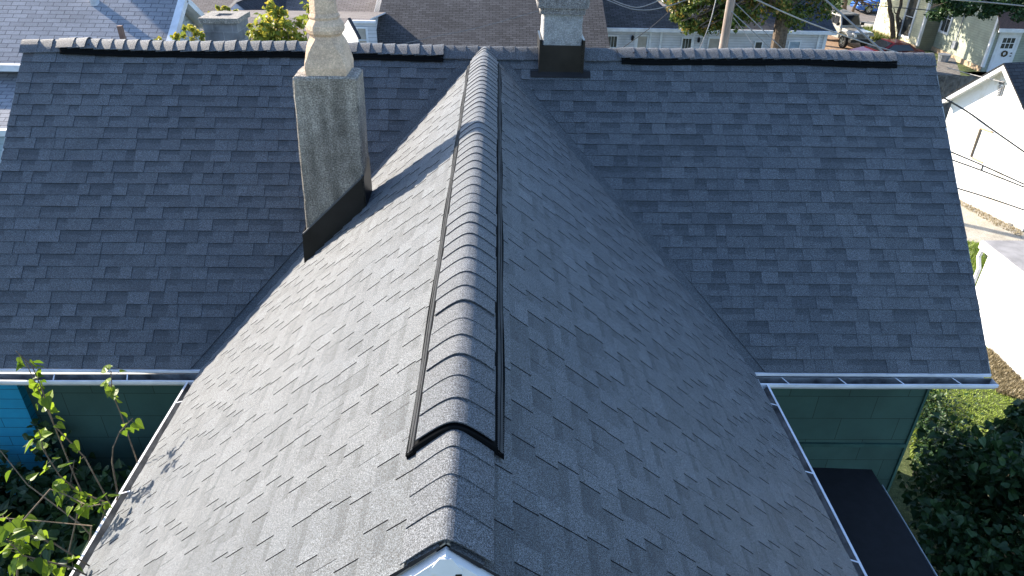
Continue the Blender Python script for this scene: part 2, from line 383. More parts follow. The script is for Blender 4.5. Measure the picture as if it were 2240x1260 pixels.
fl.prism([Vector(p) for p in ((-1.838,-2.41,zl(-1.84)-.03),(-1.838,-2.03,zl(-1.84)-.03),(-1.815,-2.03,-1.3),(-1.81,-2.41,-1.345))], (.008,0,0))
for t_ in np.linspace(0,1,1):
    pass
fl.build('flashing', simple('black_metal_flashing', (.014,.013,.012,1), .38, .3, 3), CHO)
cz = MB()
for i in range(14):
    t_ = i/14; x = -1.80+.65*t_; z = -1.345+.62*t_
    cz.box((x,-2.424,z-.004+rr.uniform(-.003,.003)), (x+.05,-2.40,z+.048+rr.uniform(-.004,.008)), mat=Matrix.Identity(4))
cz_ = MB(); cz_.bar((-1.80,-2.412,-1.343), (-1.15,-2.412,-.722), .02, h=.012); cz_.bar((-1.152,-2.415,-.72), (-1.152,-2.03,-.635), .02, h=.02)
cz_.build('sealant', simple('grey_sealant', (.1,.1,.1,1), .6), CHO)
# ---------------------------------------------------------------- second chimney on the main ridge
C2 = MB()
wobble_stack(C2, .675, 1.155, -.245, .24, -.45, .43, .685, 1.14, -.245, .24, .004, 14, .012, 3)
C2O = C2.build('chimney', M_STUC2, HOUSE)
C2O['label'] = 'short rough grey rendered chimney with black flashing straddling the main ridge'
b_ = MB(); wobble_stack(b_, .645, 1.165, -.27, .265, .43, .50, .64, 1.17, -.275, .27, .003, 3, .01, 5); wobble_stack(b_, .61, 1.195, -.3, .295, .502, .62, .6, 1.205, -.305, .3, .004, 4, .012, 6); wobble_stack(b_, .64, 1.16, -.27, .26, .62, 1.15, .65, 1.15, -.26, .25, .004, 6, .012, 7)
b_.build('chimney_band', M_STUC3, C2O)
f2 = MB()
f2.box((.66,-.262,-.30), (1.17,-.248,.085)); f2.box((.648,-.27,-.33), (.672,.26,.15)); f2.box((1.158,-.27,-.33), (1.185,.26,.15))
n_ = Vector(N_M); A_ = lambda x, y: Vector((x, y, kw*y))+n_*.014
f2.prism([A_(.55,-.235), A_(.55,-.30), A_(1.27,-.30), A_(1.27,-.235)], n_*.004)
f2.prism([A_(.66,-.2), A_(.66,-.262), A_(1.17,-.262), A_(1.17,-.2)], n_*.006)
f2.build('flashing', simple('bronze_black_flashing', (.016,.014,.012,1), .33, .4, 3), C2O)
# ---------------------------------------------------------------- gutters
def gutter(A_, B_, out, name='gutter', ends=(True, True), strap=.76, back=.0, dz0=0, width=.115, sag=.004):
    A_ = Vector(A_); B_ = Vector(B_); out = Vector(out).normalized(); D = (B_-A_); Ln = D.length; D.normalize()
    pr = [(0,0),(.0,-.085),(.075*width/.115,-.085),(width-.012,-.04),(width,-.03),(width,0)]
    th = .0025; o_ = MB(); i_ = MB(); n = max(2, int(Ln/.4))
    def P(t_, q, sh=0): return A_+D*t_+out*(q[0])+Vector((0,0,q[1]+sag*math.sin(t_*2.3+Ln)))
    for i in range(n):
        t0, t1 = Ln*i/n, Ln*(i+1)/n
        for k in range(5):
            o_.face([P(t0,pr[k]), P(t1,pr[k]), P(t1,pr[k+1]), P(t0,pr[k+1])], uv=None)
        ip = [(th,0),(th,-.08),(.07*width/.115,-.08),(width-.014,-.038),(width-.005,-.028),(width-.005,0)]
        for k in range(5): i_.face([P(t0,ip[k]), P(t0,ip[k+1]), P(t1,ip[k+1]), P(t1,ip[k])])
        o_.bar(P(t0,(width-.006,.002)), P(t1,(width-.006,.002)), .02, h=.006)
    for e, t_ in zip(ends, (0, Ln)):
        if e:
            o_.prism([P(t_,q) for q in pr], D*.002*(1 if t_ else -1))
    G = o_.build(name, M_WHITE, HOUSE)
    i_.build('trough', M_GIN, G)
    sp = MB(); t_ = .3
    while t_ < Ln: 
        sp.bar(P(t_,(0,.006)), P(t_+.05,(width,.006)), .012, h=.004); t_ += strap
    split_build(sp, 'gutter_hanger', M_WHITE, G)
    return G
zE = -h-.035
GL = gutter((XL-.05,-w-.02,zE-.02), (-a-.0,-w-.02,zE-.02), (0,-1,0), width=.125)
GR = gutter((a-.0,-w-.02,zE-.02), (XR+.02,-w-.02,zE-.02), (0,-1,0), width=.125, strap=.62)
gutter((-a-.005,-w-.14,zE-.02), (-a-.005,-L,zE-.02), (-1,0,0), width=.115, strap=1.2)
gutter((a+.005,-w-.14,zE-.02), (a+.005,-L,zE-.02), (1,0,0), width=.115, strap=.95)
de = MB()
de.bar((XL,-w-.012,-h-.018), (-a+.05,-w-.012,-h-.018), .022, h=.03); de.bar((a-.05,-w-.012,-h-.018), (XR,-w-.012,-h-.018), .022, h=.03)
for sg in (-1,1): de.bar((sg*(a+.004),-w-.1,-h-.02),(sg*(a+.004),-L,-h-.02), .015, h=.03)
split_build(de, 'fascia', M_WHITE, HOUSE)
# gable rake boards at the near end of the wing
rk = MB()
for sg in (-1,1):
    for (zz, dy, hh, off_) in ((0,-.0,.05,.02), (0,-.0,.20,.0)):
        d = off_
        rk.prism([(0,-L-d-.01,-.022),(sg*a,-L-d-.01,-h-.022),(sg*a,-L-d-.01,-h-.022-hh),(0,-L-d-.01,-.022-hh)], (0,.02,0))
rk.prism([(-.02,-L-.035,-.03),(.02,-L-.035,-.03),(.055,-L-.035,-.09),(0,-L-.035,-.13),(-.055,-L-.035,-.09)], (0,.006,0))
split_build(rk, 'rake_board', M_TRIM, HOUSE)
fk = MB()
for i in range(5):
    x = .006*math.sin(i*3); z = -.16-.05*i; fk.box((x-.003-.002*i,-L-.0325,z-.04),(x+.004,-L-.0312,z))
for p in ((.03,-.115),(.05,-.14),(.065,-.15)): fk.box((p[0],-L-.0325,p[1]-.01),(p[0]+.022,-L-.0312,p[1]+.004))
split_build(fk, 'peeling_paint_gap', M_BLACK, HOUSE)
# ---------------------------------------------------------------- house walls
def panel_mat(name, ca, cb, bw=.7, bh=.335):
    m, t, b = nodes(name, .75); k = coord(t, 'UV')
    br = N(t, 'TexBrick'); t.links.new(k, br.inputs['Vector'])
    for i_, v_ in (('Scale', 1), ('Brick Width', bw), ('Row Height', bh), ('Mortar Size', .0035), ('Mortar Smooth', .1), ('Bias', 0)): br.inputs[i_].default_value = v_
    br.inputs['Color1'].default_value = ca; br.inputs['Color2'].default_value = cb; br.inputs['Mortar'].default_value = tuple(x*.25 for x in ca[:3])+(1,)
    n1 = noise(t, coord(t), 1.3, 5); col = mix(t, 1.0, br.outputs[0], ramp(t, n1, [(.3, g(.75)), (.7, g(1.2))]), 'MULTIPLY')
    wv = N(t, 'TexWave'); wv.inputs['Scale'].default_value = 30; wv.bands_direction = 'X'; t.links.new(k, wv.inputs['Vector'])
    t.links.new(col, b.inputs['Base Color']); bump(t, b, wv.outputs['Fac'], .15, .002); return m
M_GREEN = panel_mat('green_asbestos_panel', (.032,.072,.058,1), (.037,.08,.064,1))
def wall(mb, A_, B_, z0, z1, u0=0):
    A_ = Vector(A_+(0,)) if len(A_) == 2 else Vector(A_); B_ = Vector(B_+(0,)) if len(B_) == 2 else Vector(B_); Ln = (B_-A_).length
    P = [Vector((A_.x,A_.y,z0)), Vector((B_.x,B_.y,z0)), Vector((B_.x,B_.y,z1)), Vector((A_.x,A_.y,z1))]
    mb.face(P, uv=[(u0,z0),(u0+Ln,z0),(u0+Ln,z1),(u0,z1)])
YW = -2.5; XW = 5.18; XA = a-.4
wl = MB()
wall(wl, (XA,YW), (XW,YW), G0, -h-.02); wall(wl, (-XW,YW), (-XA,YW), G0, -h-.02, .3)
wall(wl, (XW,YW), (XW,-YW), G0, -h); wall(wl, (-XW,-YW), (-XW,YW), G0, -h); wall(wl, (XW,-YW), (-XW,-YW), G0, -h)
wall(wl, (-XA,YW), (-XA,-L+.25), G0, -h-.02); wall(wl, (XA,-L+.25), (XA,YW), G0, -h-.02)
wall(wl, (-XA,-L+.25), (XA,-L+.25), G0, -h-.02)
for x in (-XW, XW): wl.face([(x,YW,-h),(x,-YW,-h),(x,0,-.12)], uv=[(0,0),(5,0),(2.5,2.5)])
wl.face([(-XA,-L+.25,-h-.02),(XA,-L+.25,-h-.02),(0,-L+.25,-.1)], uv=[(0,0),(5,0),(2.5,2.5)])
wl.build('wall', M_GREEN, HOUSE)
cb_ = MB(); cb_.box((XW-.01,YW-.02,G0),(XW+.02,YW+.03,-h)); cb_.box((-XW-.02,YW-.02,G0),(-XW+.01,YW+.03,-h))
split_build(cb_, 'corner_board', simple('green_corner', (.035,.09,.07,1)), HOUSE)
wb = MB(); wb.bar((XA,YW-.015,-4.08),(XW,YW-.015,-4.10), .03, h=.05); wb.build('band_board', simple('green_band', (.03,.08,.065,1)), HOUSE)
sf = MB()
for z, y0, y1 in ((-h-.09,-w,YW),): 
    sf.box((-a+.02,y0-.0,z-.02),(-5.5,y1,z)); sf.box((a-.02,y0-.0,z-.02),(XR-.02,y1,z))
for sg in (-1,1): sf.box((sg*(a-.0),-L+.02,-h-.12),(sg*XA,-w-.15,-h-.10))
split_build(sf, 'soffit', M_TRIM, HOUSE)
# bright blue painted stretch of wall at the far left (a bay that projects a little)
M_BLUE = panel_mat('blue_clapboard', (.007,.19,.31,1), (.008,.20,.325,1), 3.0, .14)
bl = MB(); bx = -5.16
wall(bl, (-8.5,YW-.10), (bx,YW-.10), G0, -h-.12); wall(bl, (bx,YW-.10), (bx,YW+.02), G0, -h-.12)
bl.box((-8.5,YW-.09,-h-.13),(bx,0,-h-.05), mi=1); wall(bl, (-8.5,0), (-8.5,YW-.10), G0, -h-.12); bl.build('blue_wall', [M_BLUE, M_BLACK], HOUSE)
# low black roof of the side porch
pr_ = MB()
q = [atZ(1690,1006,-4.45), atZ(1900,1022,-4.55), atZ(2010,1260,-4.75), atZ(2090,1420,-4.9), atZ(1700,1420,-4.75)]
x0 = XA
q = [Vector((x0,YW,-4.42)), Vector((q[1].x,YW,-4.52)), Vector((q[1].x+.02,-6.5,-4.62)), Vector((x0,-6.5,-4.5))]
pr_.prism([p+Vector((0,0,-.12)) for p in q], (0,0,.12))
PR = pr_.build('porch_roof', simple('black_roll_roofing', (.010,.0105,.013,1), .9, .15, 9, bmp=.4, bs=200), HOUSE)
e = MB(); xe = q[1].x+.02
e.bar((xe,YW-.25,-4.55),(xe+.02,-6.5,-4.63), .012, h=.05, tone=1); e.build('roof_edge_strip', simple('zinc_strip', (.3,.33,.34,1), .4), PR)
pw = MB(); wall(pw, (x0,-6.45), (xe-.15,-6.45), G0, -4.6); wall(pw, (xe-.15,-6.45), (xe-.15,YW), G0, -4.62); pw.build('porch_wall', M_GREEN, HOUSE)
# ================================================================ GROUND
def ground_mat():
    m, t, b = nodes('lawn_and_dirt', .95); k = coord(t)
    n1 = noise(t, k, .35, 5, .6); n2 = noise(t, k, 9, 5, .75); n3 = noise(t, k, 40, 3, .8)
    gr = ramp(t, n2, [(.3, (.04,.055,.018,1)), (.55, (.10,.13,.045,1)), (.75, (.2,.2,.09,1))])
    di = ramp(t, n2, [(.3, (.10,.075,.045,1)), (.7, (.3,.23,.15,1))])
    col = mix(t, ramp(t, n1, [(.52, g(0)), (.62, g(1))]), gr, di)
    col = mix(t, 1.0, col, ramp(t, n3, [(.3, g(.5)), (.7, g(1.5))]), 'MULTIPLY')
    t.links.new(col, b.inputs['Base Color']); bump(t, b, n3, 1, .05); return m
gm = MB()
gm.face([(-160,-120,G0),(200,-120,G0),(200,300,G0),(-160,300,G0)])
tag(gm.build('ground', ground_mat()), kind='structure')
def sheet(name, pts, mat, z=.004, kind='structure'):
    m_ = MB(); m_.face([(p[0],p[1],G0+z) for p in pts]); return tag(m_.build(name, mat), kind=kind)
M_CONC = stucco('old_concrete', (.26,.24,.19,1), (.42,.38,.31,1), False, 1.5)
M_ASPH = simple('road_asphalt', (.17,.15,.135,1), .9, .12, 2, bmp=.3, bs=80)
M_WALK = simple('pavement_concrete', (.38,.36,.33,1), .9, .1, 2)
dv = [atZ(2000,380), atZ(2112,436), atZ(2238,508), atZ(2300,545), atZ(2240,545), atZ(2118,528), atZ(2040,520)]
sheet('driveway', dv, M_CONC)
ry = atZ(1900,51).y; 
sheet('road', [(-60,ry,0),(120,ry,0),(120,ry+8,0),(-60,ry+8,0)], M_ASPH, .006)
pk = MB(); pk.box((-60,ry-1.9,G0),(29.5,ry-.25,G0+.10)); tag(pk.build('pavement', M_WALK), kind='structure')
kk = MB(); kk.box((-60,ry-.25,G0-.02),(120,ry,G0+.13)); tag(kk.build('kerb', M_WALK), kind='structure')
lane = [atZ(1790,112), atZ(1900,112), atZ(1870,84), atZ(1850,62), atZ(1790,62)]
sheet('parking_pad', lane, simple('red_brown_gravel', (.3,.2,.13,1), .95, .25, 5))
# ================================================================ LEAVES AND PLANTS
def leaf_mat(name, c0, c1, trans=.45, rough=.45, c2=None):
    m, t, b = nodes(name, rough); a_ = N(t, 'Attribute', attribute_name='tone')
    st = [(0, c0), (1, c1)] if not c2 else [(0, c0), (.7, c1), (1, c2)]
    col = ramp(t, a_.outputs['Fac'], st); t.links.new(col, b.inputs['Base Color'])
    tr = N(t, 'BsdfTranslucent'); t.links.new(col, tr.inputs[0]); mx = N(t, 'MixShader'); mx.inputs[0].default_value = trans
    o = t.nodes['Material Output']; t.links.new(b.outputs[0], mx.inputs[1]); t.links.new(tr.outputs[0], mx.inputs[2]); t.links.new(mx.outputs[0], o.inputs[0]); return m
M_LFB = leaf_mat('bright_green_leaf', (.06,.12,.012,1), (.26,.36,.025,1), .5)
M_LFD = leaf_mat('dark_green_leaf', (.018,.045,.014,1), (.05,.10,.03,1), .25)
M_LFY = leaf_mat('yellowing_leaf', (.10,.15,.02,1), (.30,.33,.05,1), .4, c2=(.5,.38,.05,1))
M_LFM = leaf_mat('autumn_maple_leaf', (.03,.06,.012,1), (.15,.2,.04,1), .35, c2=(.36,.22,.05,1))
M_BARK = simple('bark', (.13,.10,.075,1), .95, .3, 12, bmp=.8, bs=30)
M_TWIG = simple('twig', (.2,.15,.1,1), .9, .2, 20)
M_DRY = leaf_mat('dry_weed', (.16,.13,.07,1), (.36,.3,.18,1), .3)
def rdir(r):
    while 1:
        v_ = Vector((r.uniform(-1,1), r.uniform(-1,1), r.uniform(-1,1)))
        if .05 < v_.length < 1: return v_.normalized()
def leaf_simple(mb, p, sz, r, tone, up=.4):
    n = (rdir(r)+Vector((0,0,up))).normalized(); a_ = n.orthogonal().normalized(); a_ = Matrix.Rotation(r.uniform(0,6.28), 3, n) @ a_; b_ = n.cross(a_)
    e = sz*r.uniform(.7,1.25); q = n*e*.15
    mb.face([p-a_*e*.5, p-a_*e*.05+b_*e*.36-q, p+a_*e*.5, p-a_*e*.05-b_*e*.36-q], tone)
HEART = [(0,0),(-.12,.18),(-.08,.40),(.12,.50),(.38,.42),(.66,.24),(1.0,0)]
def leaf_heart(mb, p, dirv, n, sz, tone):
    d = dirv.normalized(); n = (n-d*n.dot(d)).normalized(); b_ = n.cross(d)
    for sg in (1,-1):
        pts = [p+d*(x*sz)+b_*(sg*y*sz)+n*(abs(y)*sz*.28-.25*sz*x*x) for x, y in HEART]
        mb.face(pts if sg > 0 else pts[::-1], tone)
def crown(mb, cen, rad, n, sz, r, tlo=0, thi=1, shell=.45, clumps=14, csz=.38):
    cen = Vector(cen); rad = Vector(rad); cl = []
    for _ in range(clumps):
        d = rdir(r); k_ = r.uniform(shell, 1); cl.append((cen+Vector((d.x*rad.x, d.y*rad.y, d.z*rad.z))*k_, r.uniform(.6,1.2)*csz, r.uniform(-.2,.2)))
    for i in range(n):
        c0, cs, tt = cl[i % clumps]; d = rdir(r)*(r.random()**.5)*cs
        p = c0+Vector((d.x*rad.x, d.y*rad.y, d.z*rad.z)); leaf_simple(mb, p, sz, r, min(1, max(0, r.uniform(tlo, thi)+tt)))
def limb(mb, a_, b_, r0, r1, r, n=6, wob=.06, sides=7):
    a_ = Vector(a_); b_ = Vector(b_); pts = []; Ln = (b_-a_).length
    for i in range(n+1):
        t_ = i/n; pts.append(a_.lerp(b_, t_)+(rdir(r)*wob*Ln*math.sin(t_*3.14) if 0 < i < n else Vector((0,0,0))))
    mb.tube(pts, [r0+(r1-r0)*i/n for i in range(n+1)], sides); return pts
# -- left yard mulberry shrub: long bare shoots with heart leaves
def shrub(name, base, shoots, label, mat, lsz, seed, group=None, twr=.0075, filler=0, fbox=None, flsz=.09):
    r = random.Random(seed); t = thing(name, base, label, 'shrub', group); st = MB(); lf = MB(); base = Vector(base)
    for (pts, n, l0) in shoots:
        pts = [Vector(p) for p in pts]; st.tube([base]+pts, [twr*2.2]+[twr*(1-.7*i/len(pts)) for i in range(len(pts))], 6)
        seg = list(zip(pts, pts[1:]))
        for i in range(n):
            t_ = l0+(1-l0)*(i+r.random()*.5)/n; k_ = min(len(seg)-1, int(t_*len(seg))); p = seg[k_][0].lerp(seg[k_][1], t_*len(seg)-k_)
            d = (rdir(r)+Vector((0,0,-.25))).normalized(); pet = p+d*r.uniform(.03,.08)
            st.tube([p, pet], .0018, 4, cap=False)
            leaf_heart(lf, pet, (d+Vector((0,0,-.4))), Vector((r.uniform(-.6,.3),r.uniform(-.5,.5),1)), lsz*r.uniform(.55,1.1), r.uniform(0,1))
    if filler:
        cl = [Vector([r.uniform(fbox[0][k_], fbox[1][k_]) for k_ in range(3)]) for _ in range(26)]
        for i in range(filler):
            q = cl[i % 26]+rdir(r)*r.random()**.6*.45; d = rdir(r)
            leaf_heart(lf, q, d, Vector((r.uniform(-.7,.7),r.uniform(-.7,.7),1)), flsz*r.uniform(.6,1.2), r.uniform(0,.5))
    st.build('stem', M_TWIG, t); lf.build('foliage', mat, t); return t
def vp(px, py, dist):  # point on the sight line at a forward distance
    o, r_ = ray(px, py); return o+r_*dist
shrub('mulberry_shrub', (-5.6,-4.6,G0), [
 ([vp(180,1080,6.6), vp(150,1010,6.5), vp(118,930,6.3), vp(88,860,6.0), vp(55,790,5.9)], 12, .55),
 ([vp(250,1120,6.5), vp(185,1000,6.4), vp(118,930,6.2), vp(95,860,6.0), vp(70,800,5.9), vp(35,768,5.8)], 16, .2),
 ([vp(330,1130,6.6), vp(300,1010,6.4), vp(262,900,6.2), vp(245,860,6.1), vp(243,812,6.0)], 11, .72),
 ([vp(258,1085,6.0), vp(245,1010,5.9), vp(247,980,5.8), vp(262,945,5.8), vp(290,915,5.7)], 6, .85),
 ([vp(235,1100,6.1), vp(170,1075,5.9), vp(130,1040,5.8), vp(95,985,5.7), vp(85,940,5.6)], 20, .2),
 ([vp(40,1150,5.6), vp(110,1070,5.7), vp(150,1085,5.7), vp(195,1108,5.6), vp(235,1100,5.5)], 20, .4),
 ], 'tall shrub with sunlit yellow-green heart leaves on bare shoots left of the roof', M_LFB, .098, 21)
shrub('mulberry_shrub', (-4.4,-6.2,G0), [
 ([vp(230,1260,5.4), vp(120,1190,5.2), vp(40,1160,5.0), vp(15,1130,4.9)], 18, .4),
 ([vp(260,1290,5.4), vp(150,1240,5.1), vp(50,1215,4.9), vp(15,1180,4.8)], 24, .3),
 ([vp(200,1150,5.9), vp(90,1140,5.8), vp(-30,1130,5.8)], 2, .6),
 ([vp(240,1220,6.2), vp(180,1150,6.0), vp(60,1060,6.0), vp(-20,960,6.0)], 3, .6),
 ], 'lower shrub with bright green leaves in the bottom left corner', M_LFB, .1, 23)
shrub('yard_bush', (-5.0,-3.8,G0), [([(-4.8,-3.6,-5.6),(-4.6,-3.4,-4.4),(-4.3,-3.3,-3.6)], 12, .3), ([(-4.2,-3.6,-5.6),(-3.8,-3.3,-4.4),(-3.5,-3.2,-3.6)], 12, .3)],
 'dark shaded bush against the green wall behind the left gutter', M_LFD, .13, 31, filler=5200, fbox=((-5.9,-4.1,-5.3),(-3.1,-2.85,-4.05)), flsz=.12)
# ivy up the line between the blue and green walls
iv = MB(); r = random.Random(5)
for i in range(420):
    z = r.uniform(-7.5,-3.6); x = -5.1+r.gauss(0,.08)+.1*math.sin(z*3); leaf_heart(iv, Vector((x,YW-.15-abs(r.gauss(0,.05)),z)), rdir(r), Vector((0,-1,.4)), r.uniform(.05,.1), r.uniform(0,.7))
tag(iv.build('ivy', M_LFD), 'dark ivy climbing between the blue and green walls', 'ivy')
# white crumpled sheet and planks in the left yard
cl = MB(); r = random.Random(9); nX = 14
P0, P1, P2 = vp(-60,1225,8.2), vp(215,1225,8.2), vp(-60,1330,7.8); ux = (P1-P0)/nX; uy = (P2-P0)/8
gridp = [[P0+ux*i+uy*j+Vector((0,0,r.uniform(-.05,.05))) for i in range(nX+1)] for j in range(9)]
for j in range(8):
    for i in range(nX): cl.face([gridp[j][i],gridp[j][i+1],gridp[j+1][i+1],gridp[j+1][i]])
o = cl.build('tarpaulin', simple('white_plastic_sheet', (.6,.65,.75,1), .5, .1, 3), smooth=True); sd_ = o.modifiers.new('t', 'SOLIDIFY'); sd_.thickness = .01
tag(o, 'crumpled white sheet under the leaves in the bottom left corner', 'tarpaulin')
bd = MB(); bd.bar(atZ(200,1215,-7.6), atZ(245,1150,-7.6), .2, h=.03); tag(bd.build('plank', simple('grey_board', (.2,.19,.16,1), .9, .2, 8)), 'weathered grey plank lying under the shrubs', 'plank')
# -- right bush
def bush(name, cen, rad, n, sz, mat, label, seed, tlo, thi, clumps=40, cat='bush', heart=True, stems=8, group=None, csz=.3):
    r = random.Random(seed); t = thing(name, (cen[0],cen[1],G0), label, cat, group); lf = MB(); st = MB()
    cen = Vector(cen); rad = Vector(rad)
    cl_ = []
    for _ in range(clumps):
        d = rdir(r); d.z = abs(d.z) if r.random() < .75 else d.z; cl_.append(cen+Vector((d.x*rad.x,d.y*rad.y,d.z*rad.z))*r.uniform(.45,1.08))
    for i in range(n):
        c0 = cl_[i % clumps]; d = rdir(r)*(r.random()**.6)*csz; p = c0+Vector((d.x*rad.x,d.y*rad.y,d.z*rad.z))
        if heart: leaf_heart(lf, p, (rdir(r)+Vector((0,0,-.3))), (rdir(r)*.8+Vector((0,0,1))), sz*r.uniform(.6,1.15), r.uniform(tlo,thi))
        else: leaf_simple(lf, p, sz, r, r.uniform(tlo,thi))
    for i in range(stems): limb(st, (cen.x+r.uniform(-.3,.3),cen.y+r.uniform(-.3,.3),G0), cl_[i], .025, .006, r, 5, .08, 5)
    st.build('stem', M_TWIG, t); lf.build('foliage', mat, t); return t
bush('lilac_bush', (8.3,-2.45,-6.55), (2.2,2.35,1.75), 18000, .12, M_LFD, 'large dark leafy bush beside the low black roof at right', 41, 0, 1, 70, csz=.26)
bush('lilac_bush', (8.62,-.7,-5.5), (.7,.5,.75), 900, .15, M_LFD, 'upright dark leafy branch standing against the pale ground at right', 42, 0, .9, 14, csz=.35)
# ivy ground cover patch
iv = MB(); r = random.Random(15)
for i in range(5200):
    u_, v_ = r.random(), r.random(); p = atZ(1990+150*u_+40*v_*r.random(), 865+215*v_, -7.75)
    if r.random() < .04+.9*math.exp(-((u_-.1)**2)*9): leaf_heart(iv, p+Vector((0,0,r.uniform(0,.28))), rdir(r), Vector((r.uniform(-.6,.6),r.uniform(-.6,.6),1)), r.uniform(.045,.08), r.random()*.7)
tag(iv.build('ivy_ground_cover', M_LFD), kind='stuff')
# grass blades in the visible lawn patches
def blades(name, polypx, n, hgt, mat, seed, tl=(0,1)):
    r = random.Random(seed); m_ = MB(); xs = [p[0] for p in polypx]; ys = [p[1] for p in polypx]
    k_ = 0
    while k_ < n:
        x, y = r.uniform(min(xs),max(xs)), r.uniform(min(ys),max(ys)); ins = False
        for i in range(len(polypx)):
            (xa,ya),(xb,yb) = polypx[i], polypx[(i+1)%len(polypx)]
            if (ya > y) != (yb > y) and x < (xb-xa)*(y-ya)/(yb-ya)+xa: ins = not ins
        if not ins: continue
        p = atZ(x, y, G0); k_ += 1; an = r.uniform(0,6.28); d = Vector((math.cos(an),math.sin(an),0)); ln = r.uniform(.5,1.3)*hgt; sd = Vector((-d.y,d.x,0))*.008*(1+hgt*6)
        m_.face([p-sd, p+sd, p+d*ln*.5+Vector((0,0,ln*.8))], r.uniform(*tl))
    return tag(m_.build(name, mat), kind='stuff')
M_GRS = leaf_mat('grass_blade', (.08,.14,.02,1), (.38,.48,.08,1), .4)
blades('grass', [(1990,850),(2240,850),(2240,1010),(2100,1060),(1990,1000)], 14000, .04, M_GRS, 1, (.3,1))
blades('grass', [(2105,528),(2142,535),(2165,600),(2130,680),(2110,640)], 3000, .14, M_GRS, 2)
blades('dry_weeds', [(2150,765),(2185,765),(2245,835),(2245,880),(2180,860)], 3000, .12, M_DRY, 3)
blades('dry_weeds', [(2098,430),(2112,434),(2238,508),(2234,520),(2170,490),(2100,450)], 900, .09, M_DRY, 4)
# ================================================================ NEIGHBOURING BUILDINGS
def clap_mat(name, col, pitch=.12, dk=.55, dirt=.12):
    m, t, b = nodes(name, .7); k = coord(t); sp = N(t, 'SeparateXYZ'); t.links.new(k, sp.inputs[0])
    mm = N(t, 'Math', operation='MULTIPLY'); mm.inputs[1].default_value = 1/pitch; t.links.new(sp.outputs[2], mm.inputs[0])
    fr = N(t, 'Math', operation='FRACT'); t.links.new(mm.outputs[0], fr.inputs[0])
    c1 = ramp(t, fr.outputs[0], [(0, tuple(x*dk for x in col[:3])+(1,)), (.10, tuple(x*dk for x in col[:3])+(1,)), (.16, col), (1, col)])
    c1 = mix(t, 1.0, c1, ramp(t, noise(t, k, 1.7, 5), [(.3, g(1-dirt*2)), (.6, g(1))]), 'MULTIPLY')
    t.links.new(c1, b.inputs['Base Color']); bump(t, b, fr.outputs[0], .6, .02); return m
def brick_shingle(name, ca, cb, mo, bw=.305, bh=.127, ms=.012):
    m, t, b = nodes(name, .92); k = coord(t, 'UV'); br = N(t, 'TexBrick')
    kk_ = N(t, 'VectorMath', operation='ADD'); t.links.new(k, kk_.inputs[0])
    nz = N(t, 'TexNoise'); nz.inputs['Scale'].default_value = 3; t.links.new(k, nz.inputs['Vector'])
    sc = N(t, 'VectorMath', operation='SCALE'); sc.inputs['Scale'].default_value = .03; t.links.new(nz.outputs['Color'], sc.inputs[0]); t.links.new(sc.outputs[0], kk_.inputs[1])
    t.links.new(kk_.outputs[0], br.inputs['Vector'])
    for i_, v_ in (('Scale', 1), ('Brick Width', bw), ('Row Height', bh), ('Mortar Size', ms), ('Mortar Smooth', .2), ('Bias', 0)): br.inputs[i_].default_value = v_
    br.inputs['Color1'].default_value = ca; br.inputs['Color2'].default_value = cb; br.inputs['Mortar'].default_value = mo
    kc = coord(t); col = mix(t, 1.0, br.outputs[0], ramp(t, noise(t, kc, .5, 5), [(.3, g(.8)), (.7, g(1.15))]), 'MULTIPLY')
    col = mix(t, 1.0, col, ramp(t, noise(t, kc, 40, 3, .8), [(.3, g(.75)), (.7, g(1.25))]), 'MULTIPLY')
    t.links.new(col, b.inputs['Base Color']); bump(t, b, br.outputs['Fac'], -.7, .02); return m
def rplane(mb, A_, B_, C_, D_, t=.06):   # roof slope A,B = eave ends, C,D = ridge ends; uv in metres
    A_, B_, C_, D_ = map(Vector, (A_, B_, C_, D_)); U = (B_-A_).normalized(); n = U.cross(D_-A_).normalized(); V = n.cross(U)
    P = [A_, B_, C_, D_]; uv = [((p-A_).dot(U), (p-A_).dot(V)) for p in P]
    if n.z < 0: n = -n
    mb.face(P, uv=uv); Q = [p-n*t for p in P]; mb.face(Q[::-1], mi=1)
    for i in range(4): mb.face([P[i], Q[i], Q[(i+1)%4], P[(i+1)%4]], mi=1)
M_GLASS = simple('dark_window_glass', (.07,.075,.07,1), .12, .3, 2)
M_BLIND = simple('window_blind', (.42,.38,.32,1), .8, .1, 4)
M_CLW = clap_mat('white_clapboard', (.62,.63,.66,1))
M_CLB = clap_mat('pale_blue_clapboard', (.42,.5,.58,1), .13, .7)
M_BRN = brick_shingle('brown_three_tab_shingle', (.058,.055,.054,1), (.10,.095,.093,1), (.018,.016,.015,1))
M_TAN = brick_shingle('tan_three_tab_shingle', (.14,.118,.106,1), (.19,.165,.15,1), (.06,.052,.047,1))
M_SLT = brick_shingle('pale_grey_shingle', (.22,.225,.24,1), (.29,.295,.31,1), (.09,.095,.11,1), .305, .127, .009)
M_DRK = brick_shingle('charcoal_and_shade_shingle', (.035,.037,.042,1), (.055,.058,.066,1), (.015,.015,.018,1))  # real dark shingle; on some roofs it carries their shade as colour
